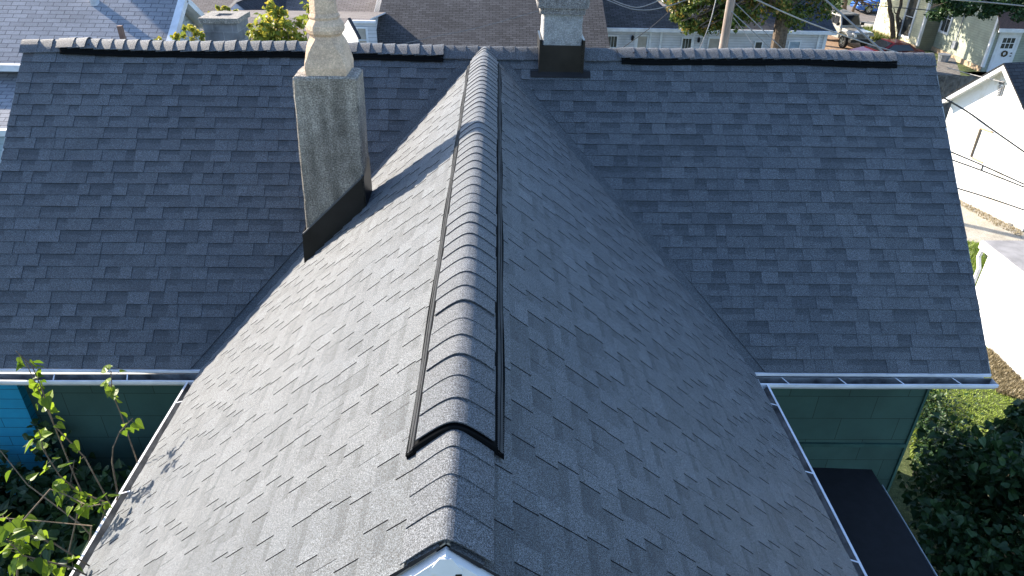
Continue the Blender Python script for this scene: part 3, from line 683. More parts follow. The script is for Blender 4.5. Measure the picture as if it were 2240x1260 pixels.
def window(parent, P, U, wd, ht, glass=M_GLASS, bars=(1,1), fr=.06, out=(0,-1,0), trim=M_TRIM, name='window'):
    P = Vector(P); U = Vector(U).normalized(); O_ = Vector(out); Z = Vector((0,0,1)); m_ = MB()
    def rect(mb, u0, u1, z0, z1, d0, d1):
        q = [P+U*u0+Z*z0+O_*d0, P+U*u1+Z*z0+O_*d0, P+U*u1+Z*z1+O_*d0, P+U*u0+Z*z1+O_*d0]; mb.prism(q, O_*(d1-d0))
    rect(m_, -fr, wd+fr, -fr, 0, .002, .05); rect(m_, -fr, wd+fr, ht, ht+fr, .002, .05); rect(m_, -fr, 0, 0, ht, .002, .048); rect(m_, wd, wd+fr, 0, ht, .002, .048)
    for i in range(1, bars[0]): rect(m_, wd*i/bars[0]-.007, wd*i/bars[0]+.007, 0, ht, .012, .03)
    for i in range(1, bars[1]): rect(m_, 0, wd, ht*i/bars[1]-.02, ht*i/bars[1]+.02, .012, .032)
    wn = m_.build(name, trim, parent); p_ = MB(); rect(p_, 0, wd, 0, ht, .002, .01); p_.build('pane', glass, wn); return wn
# ---- pale grey roofed house at top left
LH = thing('neighbour_house', (-12,10,G0), 'pale grey shingled house with light blue gable at top left', 'house', 'neighbouring houses')
y0, z0 = 6.75, -1.72; pit = .62
n_p = (0, -pit, 1); dd = z0-pit*y0
apx = atp(397, -8, n_p, dd); botg = atp(368, 92, n_p, dd)
xr_ = (apx.x+botg.x)/2+.05; yr = apx.y; zr = z0+pit*(yr-y0)
m_ = MB(); rplane(m_, (-26,y0-.3,z0-.3*pit), (xr_,y0-.3,z0-.3*pit), (xr_,yr,zr), (-26,yr,zr)); rplane(m_, (xr_,2*yr-y0,z0), (-26,2*yr-y0,z0), (-26,yr,zr), (xr_,yr,zr))
LR = m_.build('roof', [M_SLT, M_TRIM], LH)
m_ = MB(); m_.prism([(xr_-.35,y0,z0-.1),(xr_-.35,yr,zr-.08),(xr_-.35,2*yr-y0,z0-.1),(xr_-.35,2*yr-y0,G0),(xr_-.35,y0,G0)], (-.1,0,0)); m_.box((-26,y0,-3.5),(xr_-.5,y0+.1,z0-.1)); m_.box((-26,y0,G0),(xr_-.5,y0+.1,-3.6))
m_.build('wall', M_CLB, LH)
m_ = MB(); m_.bar((xr_-.02,y0-.35,z0-.31),(xr_-.02,yr,zr-.06), .16, up=(0,-pit,1), h=.14); m_.bar((xr_-.02,yr,zr-.06),(xr_-.02,2*yr-y0+.3,z0-.3), .16, up=(0,pit,1), h=.14)
m_.bar((-26,y0-.36,z0-.22),(xr_,y0-.36,z0-.22), .13, h=.13)
split_build(m_, 'trim_board', M_TRIM, LH)
p_ = atX(378, 82, xr_-.35); window(LH, (xr_-.35,p_.y-.6,p_.z-1.2), (0,1,0), .7, 1.3, out=(1,0,0))
# lower porch roof of the same house
e1 = atp(10, 290, (0,1,0), 5.0); zr2 = atY(20,157,y0).z
m_ = MB(); yl = 4.9; zl_ = atY(10,282,yl).z
rplane(m_, (-26,yl,zl_), (-8.0,yl,zl_), (-8.0,y0,zr2), (-26,y0,zr2)); m_.build('porch_roof', [M_SLT, M_TRIM], LH)
m_ = MB(); m_.bar((-26,yl-.06,zl_-.05),(-8.0,yl-.06,zl_-.05), .12, h=.12); m_.build('porch_gutter', M_TRIM, LH)
m_ = MB(); m_.box((-26,yl+.1,G0),(-8.3,yl+.2,zl_-.1)); m_.build('porch_wall', M_CLB, LH)
# roof vent pipe stub and chimney that throws the shadow band
def pipe(px, py, n, d, hgt, rad, mat, label, name='vent_pipe'):
    p = atp(px, py, n, d); m__ = MB(); m__.tube([p-Vector((0,0,.1)), p+Vector((0,0,hgt))], rad, 8); m__.tube([p+Vector((0,0,hgt)), p+Vector((0,0,hgt+.03))], rad*1.3, 8); return m__.build(name, mat, LH)
pipe(208, 6, n_p, dd, .45, .10, simple('galvanised', (.5,.52,.55,1), .4), '')
m_ = MB(); m_.box((-14.6,12.6,-.5),(-13.6,13.5,2.9)); m_.box((-14.7,12.5,2.9),(-13.5,13.6,3.05)); m_.build('chimney', M_STUC3, LH)
# wooden stake
m_ = MB(); p = atY(276,95,1.6); m_.bar(p-Vector((0,0,1.2)), p+Vector((-.03,0,.24)), .06); m_.bar((p.x,p.y,G0),(p.x,p.y,p.z-1.1), .06)
tag(m_.build('stake', simple('red_brown_wood', (.2,.12,.09,1))), 'thin brown wooden stake poking up behind the left ridge', 'stake')
# ---- cinder block chimney with a flat cap
m, t, b = nodes('cinder_block', .95); k = coord(t, 'UV'); br = N(t, 'TexBrick'); t.links.new(k, br.inputs['Vector'])
for i_, v_ in (('Scale', 1), ('Brick Width', .4), ('Row Height', .2), ('Mortar Size', .006)): br.inputs[i_].default_value = v_
br.inputs['Color1'].default_value = (.17,.175,.185,1); br.inputs['Color2'].default_value = (.24,.245,.255,1); br.inputs['Mortar'].default_value = (.28,.28,.29,1)
t.links.new(mix(t, 1.0, br.outputs[0], ramp(t, noise(t, coord(t), 3, 6), [(.3, g(.5)), (.6, g(1.1))]), 'MULTIPLY'), b.inputs['Base Color']); bump(t, b, noise(t, coord(t), 40), .6, .01); M_CIN = m
CC = thing('block_chimney', (-6,7,G0), 'grey concrete block chimney with flat capstone behind the left ridge', 'chimney')
p0 = atY(436,46,6.6); p1 = atY(518,44,6.6); zc = (p0.z+p1.z)/2; m_ = MB()
xx0, xx1, yy0, yy1 = p0.x+.05, p1.x-.02, 6.6, 7.35
for A_, B_ in (((xx0,yy0),(xx1,yy0)), ((xx1,yy0),(xx1,yy1)), ((xx1,yy1),(xx0,yy1)), ((xx0,yy1),(xx0,yy0))): wall(m_, A_, B_, G0, zc-.05)
m_.build('block_shaft', M_CIN, CC)
m_ = MB(); m_.box((xx0-.05,yy0-.05,zc-.05),(xx1+.05,yy0+.22,zc+.05)); m_.box((xx0-.05,yy1-.22,zc-.05),(xx1+.05,yy1+.05,zc+.05)); m_.box((xx0-.05,yy0+.22,zc-.05),(xx0+.2,yy1-.22,zc+.05)); m_.box((xx1-.2,yy0+.22,zc-.05),(xx1+.05,yy1-.22,zc+.05))
m_.build('capstone', M_MORTAR, CC)
m_ = MB(); m_.box((xx0+.2,yy0+.22,zc-.05),(xx1-.2,yy1-.22,zc+.02)); m_.build('flue_cover', simple('dark_slate', (.09,.09,.1,1)), CC)
# generic gabled house: ridge along X
def gable(name, x0, x1, yE, zE_, yR, zR, label, roofmat, wallmat, hip=0, group='neighbouring houses', dl=0, dr=0):
    t = thing(name, ((x0+x1)/2,(yE+yR)/2,G0), label, 'house', group); m_ = MB(); yB = 2*yR-yE
    rplane(m_, (x0,yE,zE_), (x1,yE,zE_), (x1-hip+dr,yR,zR), (x0+dl,yR,zR)); rplane(m_, (x1+2*dr,yB,zE_), (x0+2*dl,yB,zE_), (x0+dl,yR,zR), (x1-hip+dr,yR,zR))
    if hip: m_.face([(x1,yE,zE_),(x1,yB,zE_),(x1-hip,yR,zR)], uv=[(0,0),(yB-yE,0),((yB-yE)/2,3)])
    rf = m_.build('roof', [roofmat, M_TRIM], t); m_ = MB(); o_ = .3; sl_ = (zR-zE_)/(yR-yE)
    zt = zE_+o_*sl_-.08
    wall(m_, (x0+o_,yE+o_), (x1-o_,yE+o_), G0, zt); wall(m_, (x1-o_,yE+o_), (x1-o_,yB-o_), G0, zt); wall(m_, (x1-o_,yB-o_), (x0+o_,yB-o_), G0, zt); wall(m_, (x0+o_,yB-o_), (x0+o_,yE+o_), G0, zt)
    for x in ((x0+o_,) if hip else (x0+o_, x1-o_)): m_.face([(x,yE+o_,zt),(x,yB-o_,zt),(x,yR,zR-.08)])
    m_.build('wall', wallmat, t); m_ = MB(); m_.bar((x0,yE-.02,zE_-.08),(x1,yE-.02,zE_-.08), .06, h=.17); m_.box((x0+.05,yE,zE_-.18),(x1-.05,yE+o_,zE_-.16)); split_build(m_, 'fascia', M_TRIM, t)
    return t, rf
# brown roof in the middle
xa = atY(817,110,24).x; xb = atY(1331,110,24).x
zD = atY(1062,112,23.2).z; nD = (0,-3.6/7,1); cD = zD-23.2*3.6/7; TL = atp(835,0,nD,cD); TR = atp(1318,0,nD,cD); fL_ = 7/(TL.y-23.2)
DB, DBr = gable('neighbour_house', xa, xb, 23.2, zD, 30.2, zD+3.6, 'brown shingled house directly behind the centre of the ridge', M_BRN, M_CLW, dl=(TL.x-xa)*fL_, dr=(TR.x-xb)*fL_)
# ---- white long building
yw = 26.6; eL = atY(1330,58,yw-.3); eR = atY(1815,76,yw-.3); zE2 = (atY(1400,62,yw-.3).z)
LB = thing('long_white_building', (12,28,G0), 'long low white clapboard building with small windows behind the pole', 'house', 'neighbouring houses')
xL = xb-.3; zcv = lambda px: zE2
m_ = MB(); xR2 = atY(1806,90,yw).x
rplane(m_, (xL,yw-.3,zE2), (atY(1500,60,yw-.3).x,yw-.3,zE2), (atY(1385,8,30).x,30.6,zE2+1.7), (xL,30.6,zE2+1.7)); m_.build('roof', [M_BRN, M_TRIM], LB)
m_ = MB(); rplane(m_, (atY(1500,60,yw-.3).x,yw-.3,zE2), (xR2+.3,yw-.3,zE2), (xR2+.3,32.5,zE2+2.4), (atY(1385,8,30).x,32.5,zE2+2.4)); m_.build('roof', [M_DRK, M_TRIM], LB)  # dark shingle also puts the tree shade into this roof's colour
m_ = MB(); wall(m_, (xL,yw), (xR2,yw), G0, zE2-.05); wall(m_, (xR2,yw), (xR2,33), G0, zE2-.05); wall(m_, (xR2,33),(xL,33), G0, zE2-.05); m_.face([(xR2,yw,zE2-.05),(xR2,33,zE2-.05),(xR2,32.5,zE2+2.3)]); m_.build('wall', M_CLW, LB)
m_ = MB(); m_.bar((xL,yw-.33,zE2-.07),(xR2+.3,yw-.33,zE2-.07), .08, h=.16); m_.box((xL,yw-.29,zE2-.17),(xR2+.3,yw,zE2-.15)); m_.box((xR2-.12,yw-.03,G0),(xR2+.03,yw+.1,zE2-.17))
for px in (1390,1422,1445,1516,1538,1690,1790): 
    x = atY(px,90,yw).x; m_.box((x-.05,yw-.035,G0),(x+.05,yw,zE2-.17))
split_build(m_, 'trim_board', M_TRIM, LB)
for (px0, px1, py, hh, gl, bs) in ((1331,1350,79,1.05,M_GLASS,(3,2)), (1396,1416,79,1.2,M_BLIND,(1,2)), (1494,1513,84,1.05,M_GLASS,(3,2)), (1552,1574,84,1.2,M_BLIND,(1,2)), (1653,1667,92,.6,M_GLASS,(1,2)), (1728,1750,91,.9,simple('curtain',(.3,.38,.45,1),.5),(1,2))):
    A_ = atY(px0, py, yw); B_ = atY(px1, py, yw); window(LB, (A_.x,yw,A_.z-hh), (1,0,0), B_.x-A_.x, hh, gl, bs)
for px, py in ((1384,82),(1529,86)):
    p = atY(px, py, yw-.12); m_ = MB(); m_.tube([p+Vector((0,0,.1)),p+Vector((0,0,.02)),p+Vector((0,0,-.14))], [.03,.075,.06], 8); m_.bar(p+Vector((0,0,.04)), p+Vector((0,.12,.04)), .03)
    m_.build('wall_lantern', M_BLACK, LB)
# tan roofs at left behind the block chimney
FB, _ = gable('neighbour_house', atY(440,100,17).x-2, atY(770,100,17).x, 17.0, atY(640,118,17).z, 21.2, atY(640,38,21.2).z, 'low house whose brown shingles show behind the yellowing vines', M_TAN, M_CLW)
BB, _ = gable('neighbour_house', atY(400,60,29).x-3, atY(835,60,29).x-.1, 26.0, atY(640,62,26).z, 30, atY(640,62,26).z+1.3, 'tan shingled house with the small dark cross gable', M_TAN, M_CLW)
zB = atY(640,62,26).z; pit2 = 1.3/4
cg = MB(); zz = lambda y: zB+pit2*(y-26)
r0 = atY(582,2,27.5); g0 = atY(512,22,25.6); e0 = atY(522,36,25.2); e1_ = atY(606,38,27.0)
rg = Vector((g0.x+.2, 25.4, g0.z+.35)); rb = Vector((g0.x+2.4, 31.5, zz(31.5)+.05))
cg.face([rg, Vector((rg.x+1.2,25.4,rg.z-.95)), Vector((e1_.x+.3,27.4,zz(27.4)+.02)), Vector((r0.x+.5,30,zz(30)+.03)), rb], uv=[(0,0),(1,0),(3,1),(3,3),(0,4)])
cg.face([rg, rb, Vector((rg.x-1.0,29,zz(29))), Vector((rg.x-1.2,25.4,rg.z-.95))], uv=[(0,0),(3,0),(3,2),(0,2)])
cg.build('cross_gable_roof', [M_DRK, M_TRIM], BB)  # gable's shade is put into its colour; the rest is tan
cg = MB(); cg.prism([rg-Vector((0,0,.03)), (rg.x-1.15,25.4,rg.z-.98), (rg.x-1.15,25.4,rg.z-2.2), (rg.x+1.15,25.4,rg.z-2.2), (rg.x+1.15,25.4,rg.z-.98)], (0,.1,0)); cg.build('cross_gable_wall', M_CLW, BB)
# small white gabled dormer house
WD = thing('white_dormer', (-3,15,G0), 'small bright white gabled wall beside a window behind the clay pot', 'house', 'neighbouring houses')
yd = 14.5; pA = atY(762,42,yd); pB = atY(788,82,yd); pC = atY(748,88,yd)
ux_ = Vector((.88,-.47,0)); nx_ = Vector((-.47,-.88,0)) 
A0 = Vector((pA.x,yd,pA.z)); 
m_ = MB(); Lf = A0+Vector((-.55,.9,-.62)); Rt = A0+Vector((.34,-.5,-.48)); dn = Vector((0,0,-4))
gnl = (Rt-Lf); gnl.z = 0; back = Vector((.75,.65,0))*.1
m_.prism([A0, Lf, Lf+dn, Rt+dn, Rt], back*.5); m_.build('gable_wall', simple('bright_white_paint', (.75,.75,.73,1)), WD)
m_ = MB(); m_.prism([A0+Vector((-.01,-.02,.04)), Rt+Vector((.02,-.03,0.03)), Rt+Vector((.02,-.03,-.01)), A0+Vector((-.02,-.02,0))], back); m_.build('roof', M_DRK, WD)
q0 = atY(772,46,16.2); q1 = atY(822,46,16.2); m_ = MB(); wall(m_, (q0.x,16.2), (q1.x,16.2), G0, q0.z); m_.build('wall', M_CLW, WD)
m_ = MB(); m_.bar((q0.x,16.12,q0.z),(q1.x,16.12,q0.z), .14, h=.08); m_.build('eave_board', M_TRIM, WD)
A_ = atY(782,62,16.2); B_ = atY(800,62,16.2); window(WD, (A_.x,16.2,A_.z-.75), (1,0,0), B_.x-A_.x, .75, M_BLIND, (1,2), .06)
# ---- right garage with the blown-out white gable
gA = atZ(2105,440); gB = atZ(2236,506); gd = (gA-gB); gd.z = 0; gd.normalize(); gn = Vector((-gd.y, gd.x, 0)); 
if gn.x > 0: gn = -gn
dG = gn.dot(gB); pl = lambda px, py, o_=0: atp(px, py, tuple(gn), dG+o_)
ap = pl(2196,139,.32)-gn*.32; lf_ = pl(2064,214,.32)-gn*.32; sl1 = (ap.z-lf_.z)/((ap-lf_).dot(-gd)*-1) if 0 else None
hw_ = (lf_-Vector((ap.x,ap.y,lf_.z))).length; zlf = lf_.z
rt_ = ap-gd*hw_; rt_.z = zlf; Lf_ = ap+gd*hw_; Lf_.z = zlf
GA = thing('garage', (ap.x,ap.y,G0), 'white gabled garage with boarded opening at the right edge', 'garage')
m_ = MB(); 
cR = gB.copy(); cL = ap+gd*(hw_-.1); cL.z = G0; cR2 = ap-gd*((ap-gB).dot(gd)); cR2.z = G0
span = (ap-gB).dot(gd); zR_ = ap.z-(ap.z-zlf)*span/hw_
m_.prism([Vector((gB.x,gB.y,G0)), Vector((gB.x,gB.y,zR_-.1)), Vector((ap.x,ap.y,ap.z-.1)), Vector((cL.x,cL.y,zlf-.05)), cL], -gn*.15)
m_.prism([Vector((gB.x,gB.y,G0))-gn*.16, Vector((gB.x,gB.y,zR_-.1))-gn*.16, Vector((gB.x,gB.y,zR_-.1))-gn*6, Vector((gB.x,gB.y,G0))-gn*6], gd*.1)
m, t, b = nodes('worn_white_block', .8); k = coord(t); f_ = noise(t, k, .9, 6, .7, .4); sp = N(t, 'SeparateXYZ'); t.links.new(k, sp.inputs[0])
base = ramp(t, f_, [(.30, (.42,.36,.24,1)), (.42, (.66,.63,.55,1)), (.5, (.78,.78,.76,1))])
mr = N(t, 'MapRange'); mr.inputs[1].default_value = -7.8; mr.inputs[2].default_value = -6.9; t.links.new(sp.outputs[2], mr.inputs[0])
foot = mix(t, mr.outputs[0], mix(t, .6, (.4,.33,.24,1), base), base); t.links.new(foot, b.inputs['Base Color']); bump(t, b, f_, .3, .03); M_GW = m
m_.build('wall', M_GW, GA)
m_ = MB(); ov = gn*.32
for E_, sgn in ((Lf_, 1), (rt_, -1)):
    d_ = (E_-ap); e2 = ap+d_*1.04
    m_.prism([ap+ov, e2+ov, e2+ov-Vector((0,0,.2)), ap+ov-Vector((0,0,.2))], -gn*.05)
    m_.prism([ap+ov*.95-Vector((0,0,.12)), e2+ov*.95-Vector((0,0,.12)), e2-gn*.0-Vector((0,0,.12)), ap-Vector((0,0,.12))], Vector((0,0,-.03)))
m_.build('rake_board', simple('fresh_white_paint', (.78,.78,.78,1), .6, .03), GA)
m_ = MB()
for E_ in (Lf_, rt_):
    d_ = (E_-ap)*1.05; q = [ap+d_+ov*1.05+Vector((0,0,.02)), ap+ov*1.05+Vector((0,0,.02)), ap-gn*6+Vector((0,0,.02)), ap+d_-gn*6+Vector((0,0,.02))]
    rplane(m_, q[0], q[3], q[2], q[1], .04)
m_.build('roof', [M_DRK, M_BLACK], GA)
m_ = MB()   # boarded opening outline and the louvre at the apex
def strip(mb, p0_, p1_, wd, o_=.02): A_ = pl(*p0_, .012); B_ = pl(*p1_, .012); mb.bar(A_, B_, wd, up=tuple(gn), h=.03)
strip(m_, (2146,281), (2124,343), .07); split_build(m_, 'opening_frame', simple('dark_brown_wood', (.05,.04,.03,1)), GA)
m_ = MB(); strip(m_, (2146,281), (2172,290), .05); strip(m_, (2126,345), (2150,356), .05); split_build(m_, 'opening_board', simple('tan_wood', (.45,.32,.2,1)), GA)
m_ = MB()
for i in range(8): strip(m_, (2186-i*.9,183+i*3.6), (2190-i*.9,184+i*3.6), .025)
for i in range(2): strip(m_, (2197-i*5,187+i*2), (2190-i*4,210), .02)
strip(m_, (2186,179), (2196,182), .09); m_.build('gable_louvre', simple('grey_louvre', (.15,.15,.15,1)), GA)
m_ = MB(); strip(m_, (2150,362), (2147,371), .03); m_.build('door_latch', M_BLACK, GA)
m_ = MB(); strip(m_, (2211,488), (2206,500), .16); m_.build('wall_grille', simple('grey_grille', (.2,.2,.19,1)), GA)
# ---- second white shed
s1, s2 = atZ(2163,762), atZ(2244,842); sd_ = (s1-s2); sd_.z = 0; sd_.normalize(); sn = Vector((-sd_.y, sd_.x, 0)); sn = -sn if sn.x > 0 else sn; dS = sn.dot(s2)
pls = lambda px, py, o_=0: atp(px, py, tuple(sn), dS+o_)
t1 = pls(2165,552); t2 = pls(2300,585); fL = Vector((t1.x,t1.y,G0))
SH = thing('white_shed', (s2.x,s2.y,G0), 'plain white sided shed with flat grey roof at the right edge', 'shed')
m_ = MB(); nr = s2-sd_*3.5; nt_ = Vector((nr.x,nr.y,t1.z+.0))
m_.prism([fL, t1, nt_, Vector((nr.x,nr.y,G0))], -sn*5); m_.build('wall', simple('white_vinyl', (.78,.78,.78,1), .5, .03, 2), SH)
m_ = MB(); A_ = t1+sd_*.28+sn*.05; B_ = nt_+sn*.05
m_.prism([A_+Vector((0,0,-.02)), B_+Vector((0,0,-.02)), B_+Vector((0,0,.16)), A_+Vector((0,0,.16))], sn*.06); split_build(m_, 'fascia', simple('white_fascia', (.78,.78,.78,1), .5, .03), SH)
m_ = MB(); m_.prism([A_+Vector((0,0,.14)), B_+Vector((0,0,.14)), B_-sn*5.4+Vector((0,0,.14)), A_-sn*5.4+Vector((0,0,.14))], (0,0,.04)); m_.build('roof', simple('grey_membrane', (.28,.27,.26,1), .9, .15, 3), SH)
m_ = MB(); dwn = t1+sd_*.1+sn*.02; m_.tube([dwn+sd_*.12+Vector((0,0,0)), dwn+sd_*.16+Vector((0,0,-.25)), dwn+Vector((0,0,-.5)), Vector((dwn.x,dwn.y,G0+.2))], .05, 8); m_.build('downspout', M_WHITE, SH)
# ---- houses at the far right
M_CRM = clap_mat('cream_clapboard', (.62,.60,.42,1), .13, .75); M_CRM_SHADE = clap_mat('shaded_cream_clapboard', (.20,.20,.14,1), .13, .7); M_SAG = clap_mat('sage_clapboard', (.34,.37,.30,1), .13, .75)  # narrow wall's shade is put into a darkened copy of the cream
a0 = atZ(1910,75); a1 = atZ(2003,110); b1 = atZ(2145,157)
HA = thing('cream_house', (a1.x+2,(a0.y+a1.y)/2,G0), 'two storey cream clapboard house dappled with tree shadows, behind the right ridge end', 'house', 'neighbouring houses')
TOP = -.8
m_ = MB(); wall(m_, (a0.x,a0.y), (a1.x,a1.y), G0, TOP); m_.build('wall', M_CRM, HA)
m_ = MB(); wall(m_, (a1.x,a1.y), (b1.x+.0,a1.y), G0, TOP); m_.build('wall', M_CRM_SHADE, HA)
m_ = MB(); wall(m_, (b1.x,a1.y), (b1.x,b1.y), G0, TOP); m_.build('wall', M_SAG, HA)
m_ = MB(); wall(m_, (b1.x,b1.y), (b1.x+9,b1.y), G0, TOP); m_.build('wall', M_SAG, HA)
m_ = MB(); wall(m_, (a0.x+9,a0.y), (a0.x,a0.y), G0, TOP); wall(m_, (b1.x+9,b1.y), (b1.x+9,a0.y), G0, TOP); m_.build('wall', M_CRM, HA)
m_ = MB(); m_.box((b1.x-.4,b1.y-.4,TOP),(b1.x+9.5,a1.y+1,TOP+.15)); m_.box((a1.x-.4,a1.y-.4,TOP+.16),(a1.x+10,a0.y+.4,TOP+.3)); m_.build('roof', [M_DRK, M_TRIM], HA)
m_ = MB()
for (x, y) in ((a0.x,a0.y),(a1.x,a1.y),(b1.x,b1.y)): m_.box((x-.03,y-.03,G0+.25),(x+.12,y+.14,TOP))
split_build(m_, 'corner_board', M_TRIM, HA)
m_ = MB(); m_.bar((a0.x-.04,a0.y,G0+.12),(a1.x-.04,a1.y,G0+.12), .04, h=.3); m_.bar((b1.x-.04,a1.y,G0+.12),(b1.x-.04,b1.y,G0+.12), .04, h=.3); split_build(m_, 'foundation', simple('stone_foundation', (.4,.3,.2,1)), HA)
ua = Vector((a1.x-a0.x,a1.y-a0.y,0)).normalized(); na = Vector((ua.y,-ua.x,0)); na = -na if na.x > 0 else na; da = na.dot(a0)
for (px, py, hh, ww) in ((1970,74,2.3,.85),):
    p = atp(px, py, tuple(na), da); window(HA, (p.x,p.y,p.z), tuple(ua), ww, hh, M_GLASS, (1,2), .14, tuple(na))
p = atX(2069,62,b1.x); window(HA, (b1.x,p.y+.5,p.z-.2), (0,-1,0), .8, 1.5, M_GLASS, (2,2), .13, (-1,0,0))
# meter box and cable on the sage wall
p = atX(2091,98,b1.x); m_ = MB(); m_.box((b1.x-.16,p.y-.16,p.z-.22),(b1.x-.005,p.y+.16,p.z+.2)); m_.tube([(b1.x-.08,p.y,p.z+.2),(b1.x-.06,p.y,p.z+3)], .03, 6); m_.build('electric_meter', simple('meter_grey', (.2,.22,.25,1), .5), HA)
# entry: white door with six panes, wreath and little roof
yB_ = b1.y; d0 = atY(2168,142,yB_); d1 = atY(2187,76,yB_); xD0 = d0.x; dz0 = d1.z-2.1; xD1 = xD0+.95
m_ = MB(); m_.box((xD0,yB_-.05,dz0),(xD1,yB_-.004,d1.z)); DR = m_.build('door', simple('white_door', (.72,.73,.76,1), .5, .04), HA)
m_ = MB()
for i in range(3):
    for j in range(2): m_.box((xD0+.14+.24*i,yB_-.056,d1.z-.42-.30*j),(xD0+.34+.24*i,yB_-.051,d1.z-.16-.30*j))
split_build(m_, 'pane', M_GLASS, DR)
m_ = MB(); cw = Vector((xD0+.48,yB_-.08,d1.z-1.0)); m_.tube([cw+Vector((.14*math.cos(i*.5236),0,.14*math.sin(i*.5236))) for i in range(13)], .045, 6); m_.build('wreath', simple('wreath_brown', (.12,.09,.05,1), .9, .4, 20), DR)
m_ = MB(); m_.box((xD1-.12,yB_-.09,dz0+.95),(xD1-.05,yB_-.05,dz0+1.0)); m_.box((xD1-.12,yB_-.08,dz0+1.1),(xD1-.05,yB_-.05,dz0+1.16)); split_build(m_, 'door_handle', M_BLACK, DR)
m_ = MB(); m_.box((xD0-.16,yB_-.06,dz0),(xD0-.002,yB_-.003,d1.z+.18)); m_.box((xD1+.002,yB_-.06,dz0),(xD1+.16,yB_-.003,d1.z+.18)); m_.box((xD0-.002,yB_-.06,d1.z+.003),(xD1+.002,yB_-.003,d1.z+.18)); m_.build('door_frame', M_TRIM, HA)
m_ = MB(); zt = d1.z+.45; m_.prism([(xD0-.9,yB_-.95,zt),(xD1+.9,yB_-.95,zt),(xD1+.7,yB_,zt+.75),(xD0-.7,yB_,zt+.75)], (0,0,.06)); m_.build('entry_roof', [simple('red_brown_shingle', (.12,.075,.06,1), .9, .2, 12)], HA)
m_ = MB(); m_.box((xD0-.9,yB_-1.0,zt-.14),(xD1+.9,yB_-.93,zt+.05)); m_.build('entry_fascia', M_TRIM, HA)
m_ = MB(); m_.box((xD0-1.6,yB_-1.2,G0),(xD1+.4,yB_,dz0-.02)); m_.build('entry_step', simple('brick_step', (.2,.1,.07,1), .9, .3, 8), HA)
# wooden fence: sunlit section and shaded section
fA = thing('board_fence', (22,25,G0), 'weathered grey vertical board fence between the roof edge and garage', 'fence')
r = random.Random(3); M_FEN = simple('weathered_fence_board', (.17,.155,.135,1), .95, .3, 6, bmp=.4, bs=20)
f0 = atY(2030,165,20.0); f0.z = G0; f1 = f0+Vector((4.2,.5,0)); hF = atY(2050,168,20.0).z-G0; m_ = MB(); nB = 40
for i in range(nB):
    p = f0.lerp(f1, i/nB); d_ = (f1-f0)/nB*.92; hh = hF+r.uniform(-.03,.03); m_.prism([p, p+d_, p+d_+Vector((0,0,hh)), p+Vector((0,0,hh))], (r.uniform(0,.01),.025,0))
m_.build('fence_board', M_FEN, fA)
m_ = MB(); m_.bar(f0+Vector((0,.06,1.4)), f1+Vector((0,.06,1.4)), .05, h=.09); m_.build('rail', M_FEN, fA)
fB = MB(); q = [atZ(2046,168,-7.0), atZ(2100,168,-7.0), atZ(2088,132,-7.0), atZ(2052,126,-7.0)]
fB.prism([q[0],q[1],q[2],q[3]], (0,0,.1)); dk = thing('wooden_deck', tuple(q[0].xy)+(G0,), 'small sunlit weathered deck just past the right ridge end', 'deck'); fB.build('deck_board', M_FEN, dk)
fB = MB()
for p in q: fB.bar((p.x,p.y,G0), (p.x,p.y,-7.0), .1)
split_build(fB, 'post', M_FEN, dk)
p = atZ(2062,134,-6.9); m_ = MB(); tp = [p+Vector((0,0,z)) for z in (0,.35,.38)]; m_.tube(tp, [.24,.32,.34], 14); tb = thing('metal_tub', tuple(p), 'ribbed galvanised tub standing on the small deck', 'tub'); m_.build('tub_body', simple('galvanised_tub', (.35,.37,.4,1), .4, .2, 9, .6), tb)
# ================================================================ TREES BEHIND
def tree(name, base, label, forks, crowns, mat, seed, r0=.3, sz=.2, cat='tree', group='trees behind the roof', tone=(0,1)):
    r = random.Random(seed); t = thing(name, tuple(base), label, cat, group); tr = MB(); lf = MB(); base = Vector(base)
    for pts, ra, rb in forks:
        pts = [Vector(p) for p in pts]; full = []
        for p, q_ in zip(pts, pts[1:]):
            for i in range(4): full.append(p.lerp(q_, i/4)+rdir(r)*.04*(0 if i == 0 else 1))
        full.append(pts[-1]); tr.tube(full, [ra+(rb-ra)*i/(len(full)-1) for i in range(len(full))], 9)
    for (cen, rad, n, clumps, csz) in crowns:
        crown(lf, cen, rad, n, sz, r, tone[0], tone[1], .35, clumps, csz)
        for i in range(7): limb(tr, forks[0][0][-1], Vector(cen)+Vector((r.uniform(-.7,.7)*rad[0],r.uniform(-.7,.7)*rad[1],r.uniform(-.5,.7)*rad[2])), forks[0][2]*.5, .02, r, 5, .06, 5)
    tr.build('trunk', M_BARK, t); lf.build('crown', mat, t); return t
tb_ = atY(1702,104,22.5); tb_.z = G0; fk_ = atY(1716,15,22.5)
tree('maple_tree', tb_, 'broad maple turning yellow at its left edge, thick trunk before the white building', [([tb_, fk_, fk_+Vector((.2,.3,1.5))], .36, .2), ([fk_, fk_+Vector((-2.5,.4,1.2))], .18, .06), ([fk_, fk_+Vector((2.4,.2,1.4))], .18, .06)],
  [(atY(1545,-22,22.0), (1.75,1.5,1.9), 6500, 30, .34), (atY(1490,30,21.6), (.55,.7,.45), 500, 6, .6), (atY(1520,60,21.5), (.5,.6,.35), 420, 5, .6), (atY(1700,-38,22.8), (2.4,2.2,1.8), 7500, 34, .3), (atY(1785,-50,23.0), (1.4,1.6,1.6), 3200, 22, .34), (atY(1620,10,21.6), (1.2,1.0,.9), 1500, 14, .4)], M_LFM, 51, sz=.17)
t2 = atZ(1966,93); q1 = t2+Vector((0,0,1.0))
P_ = lambda px, py: atY(px, py, t2.y-.1)
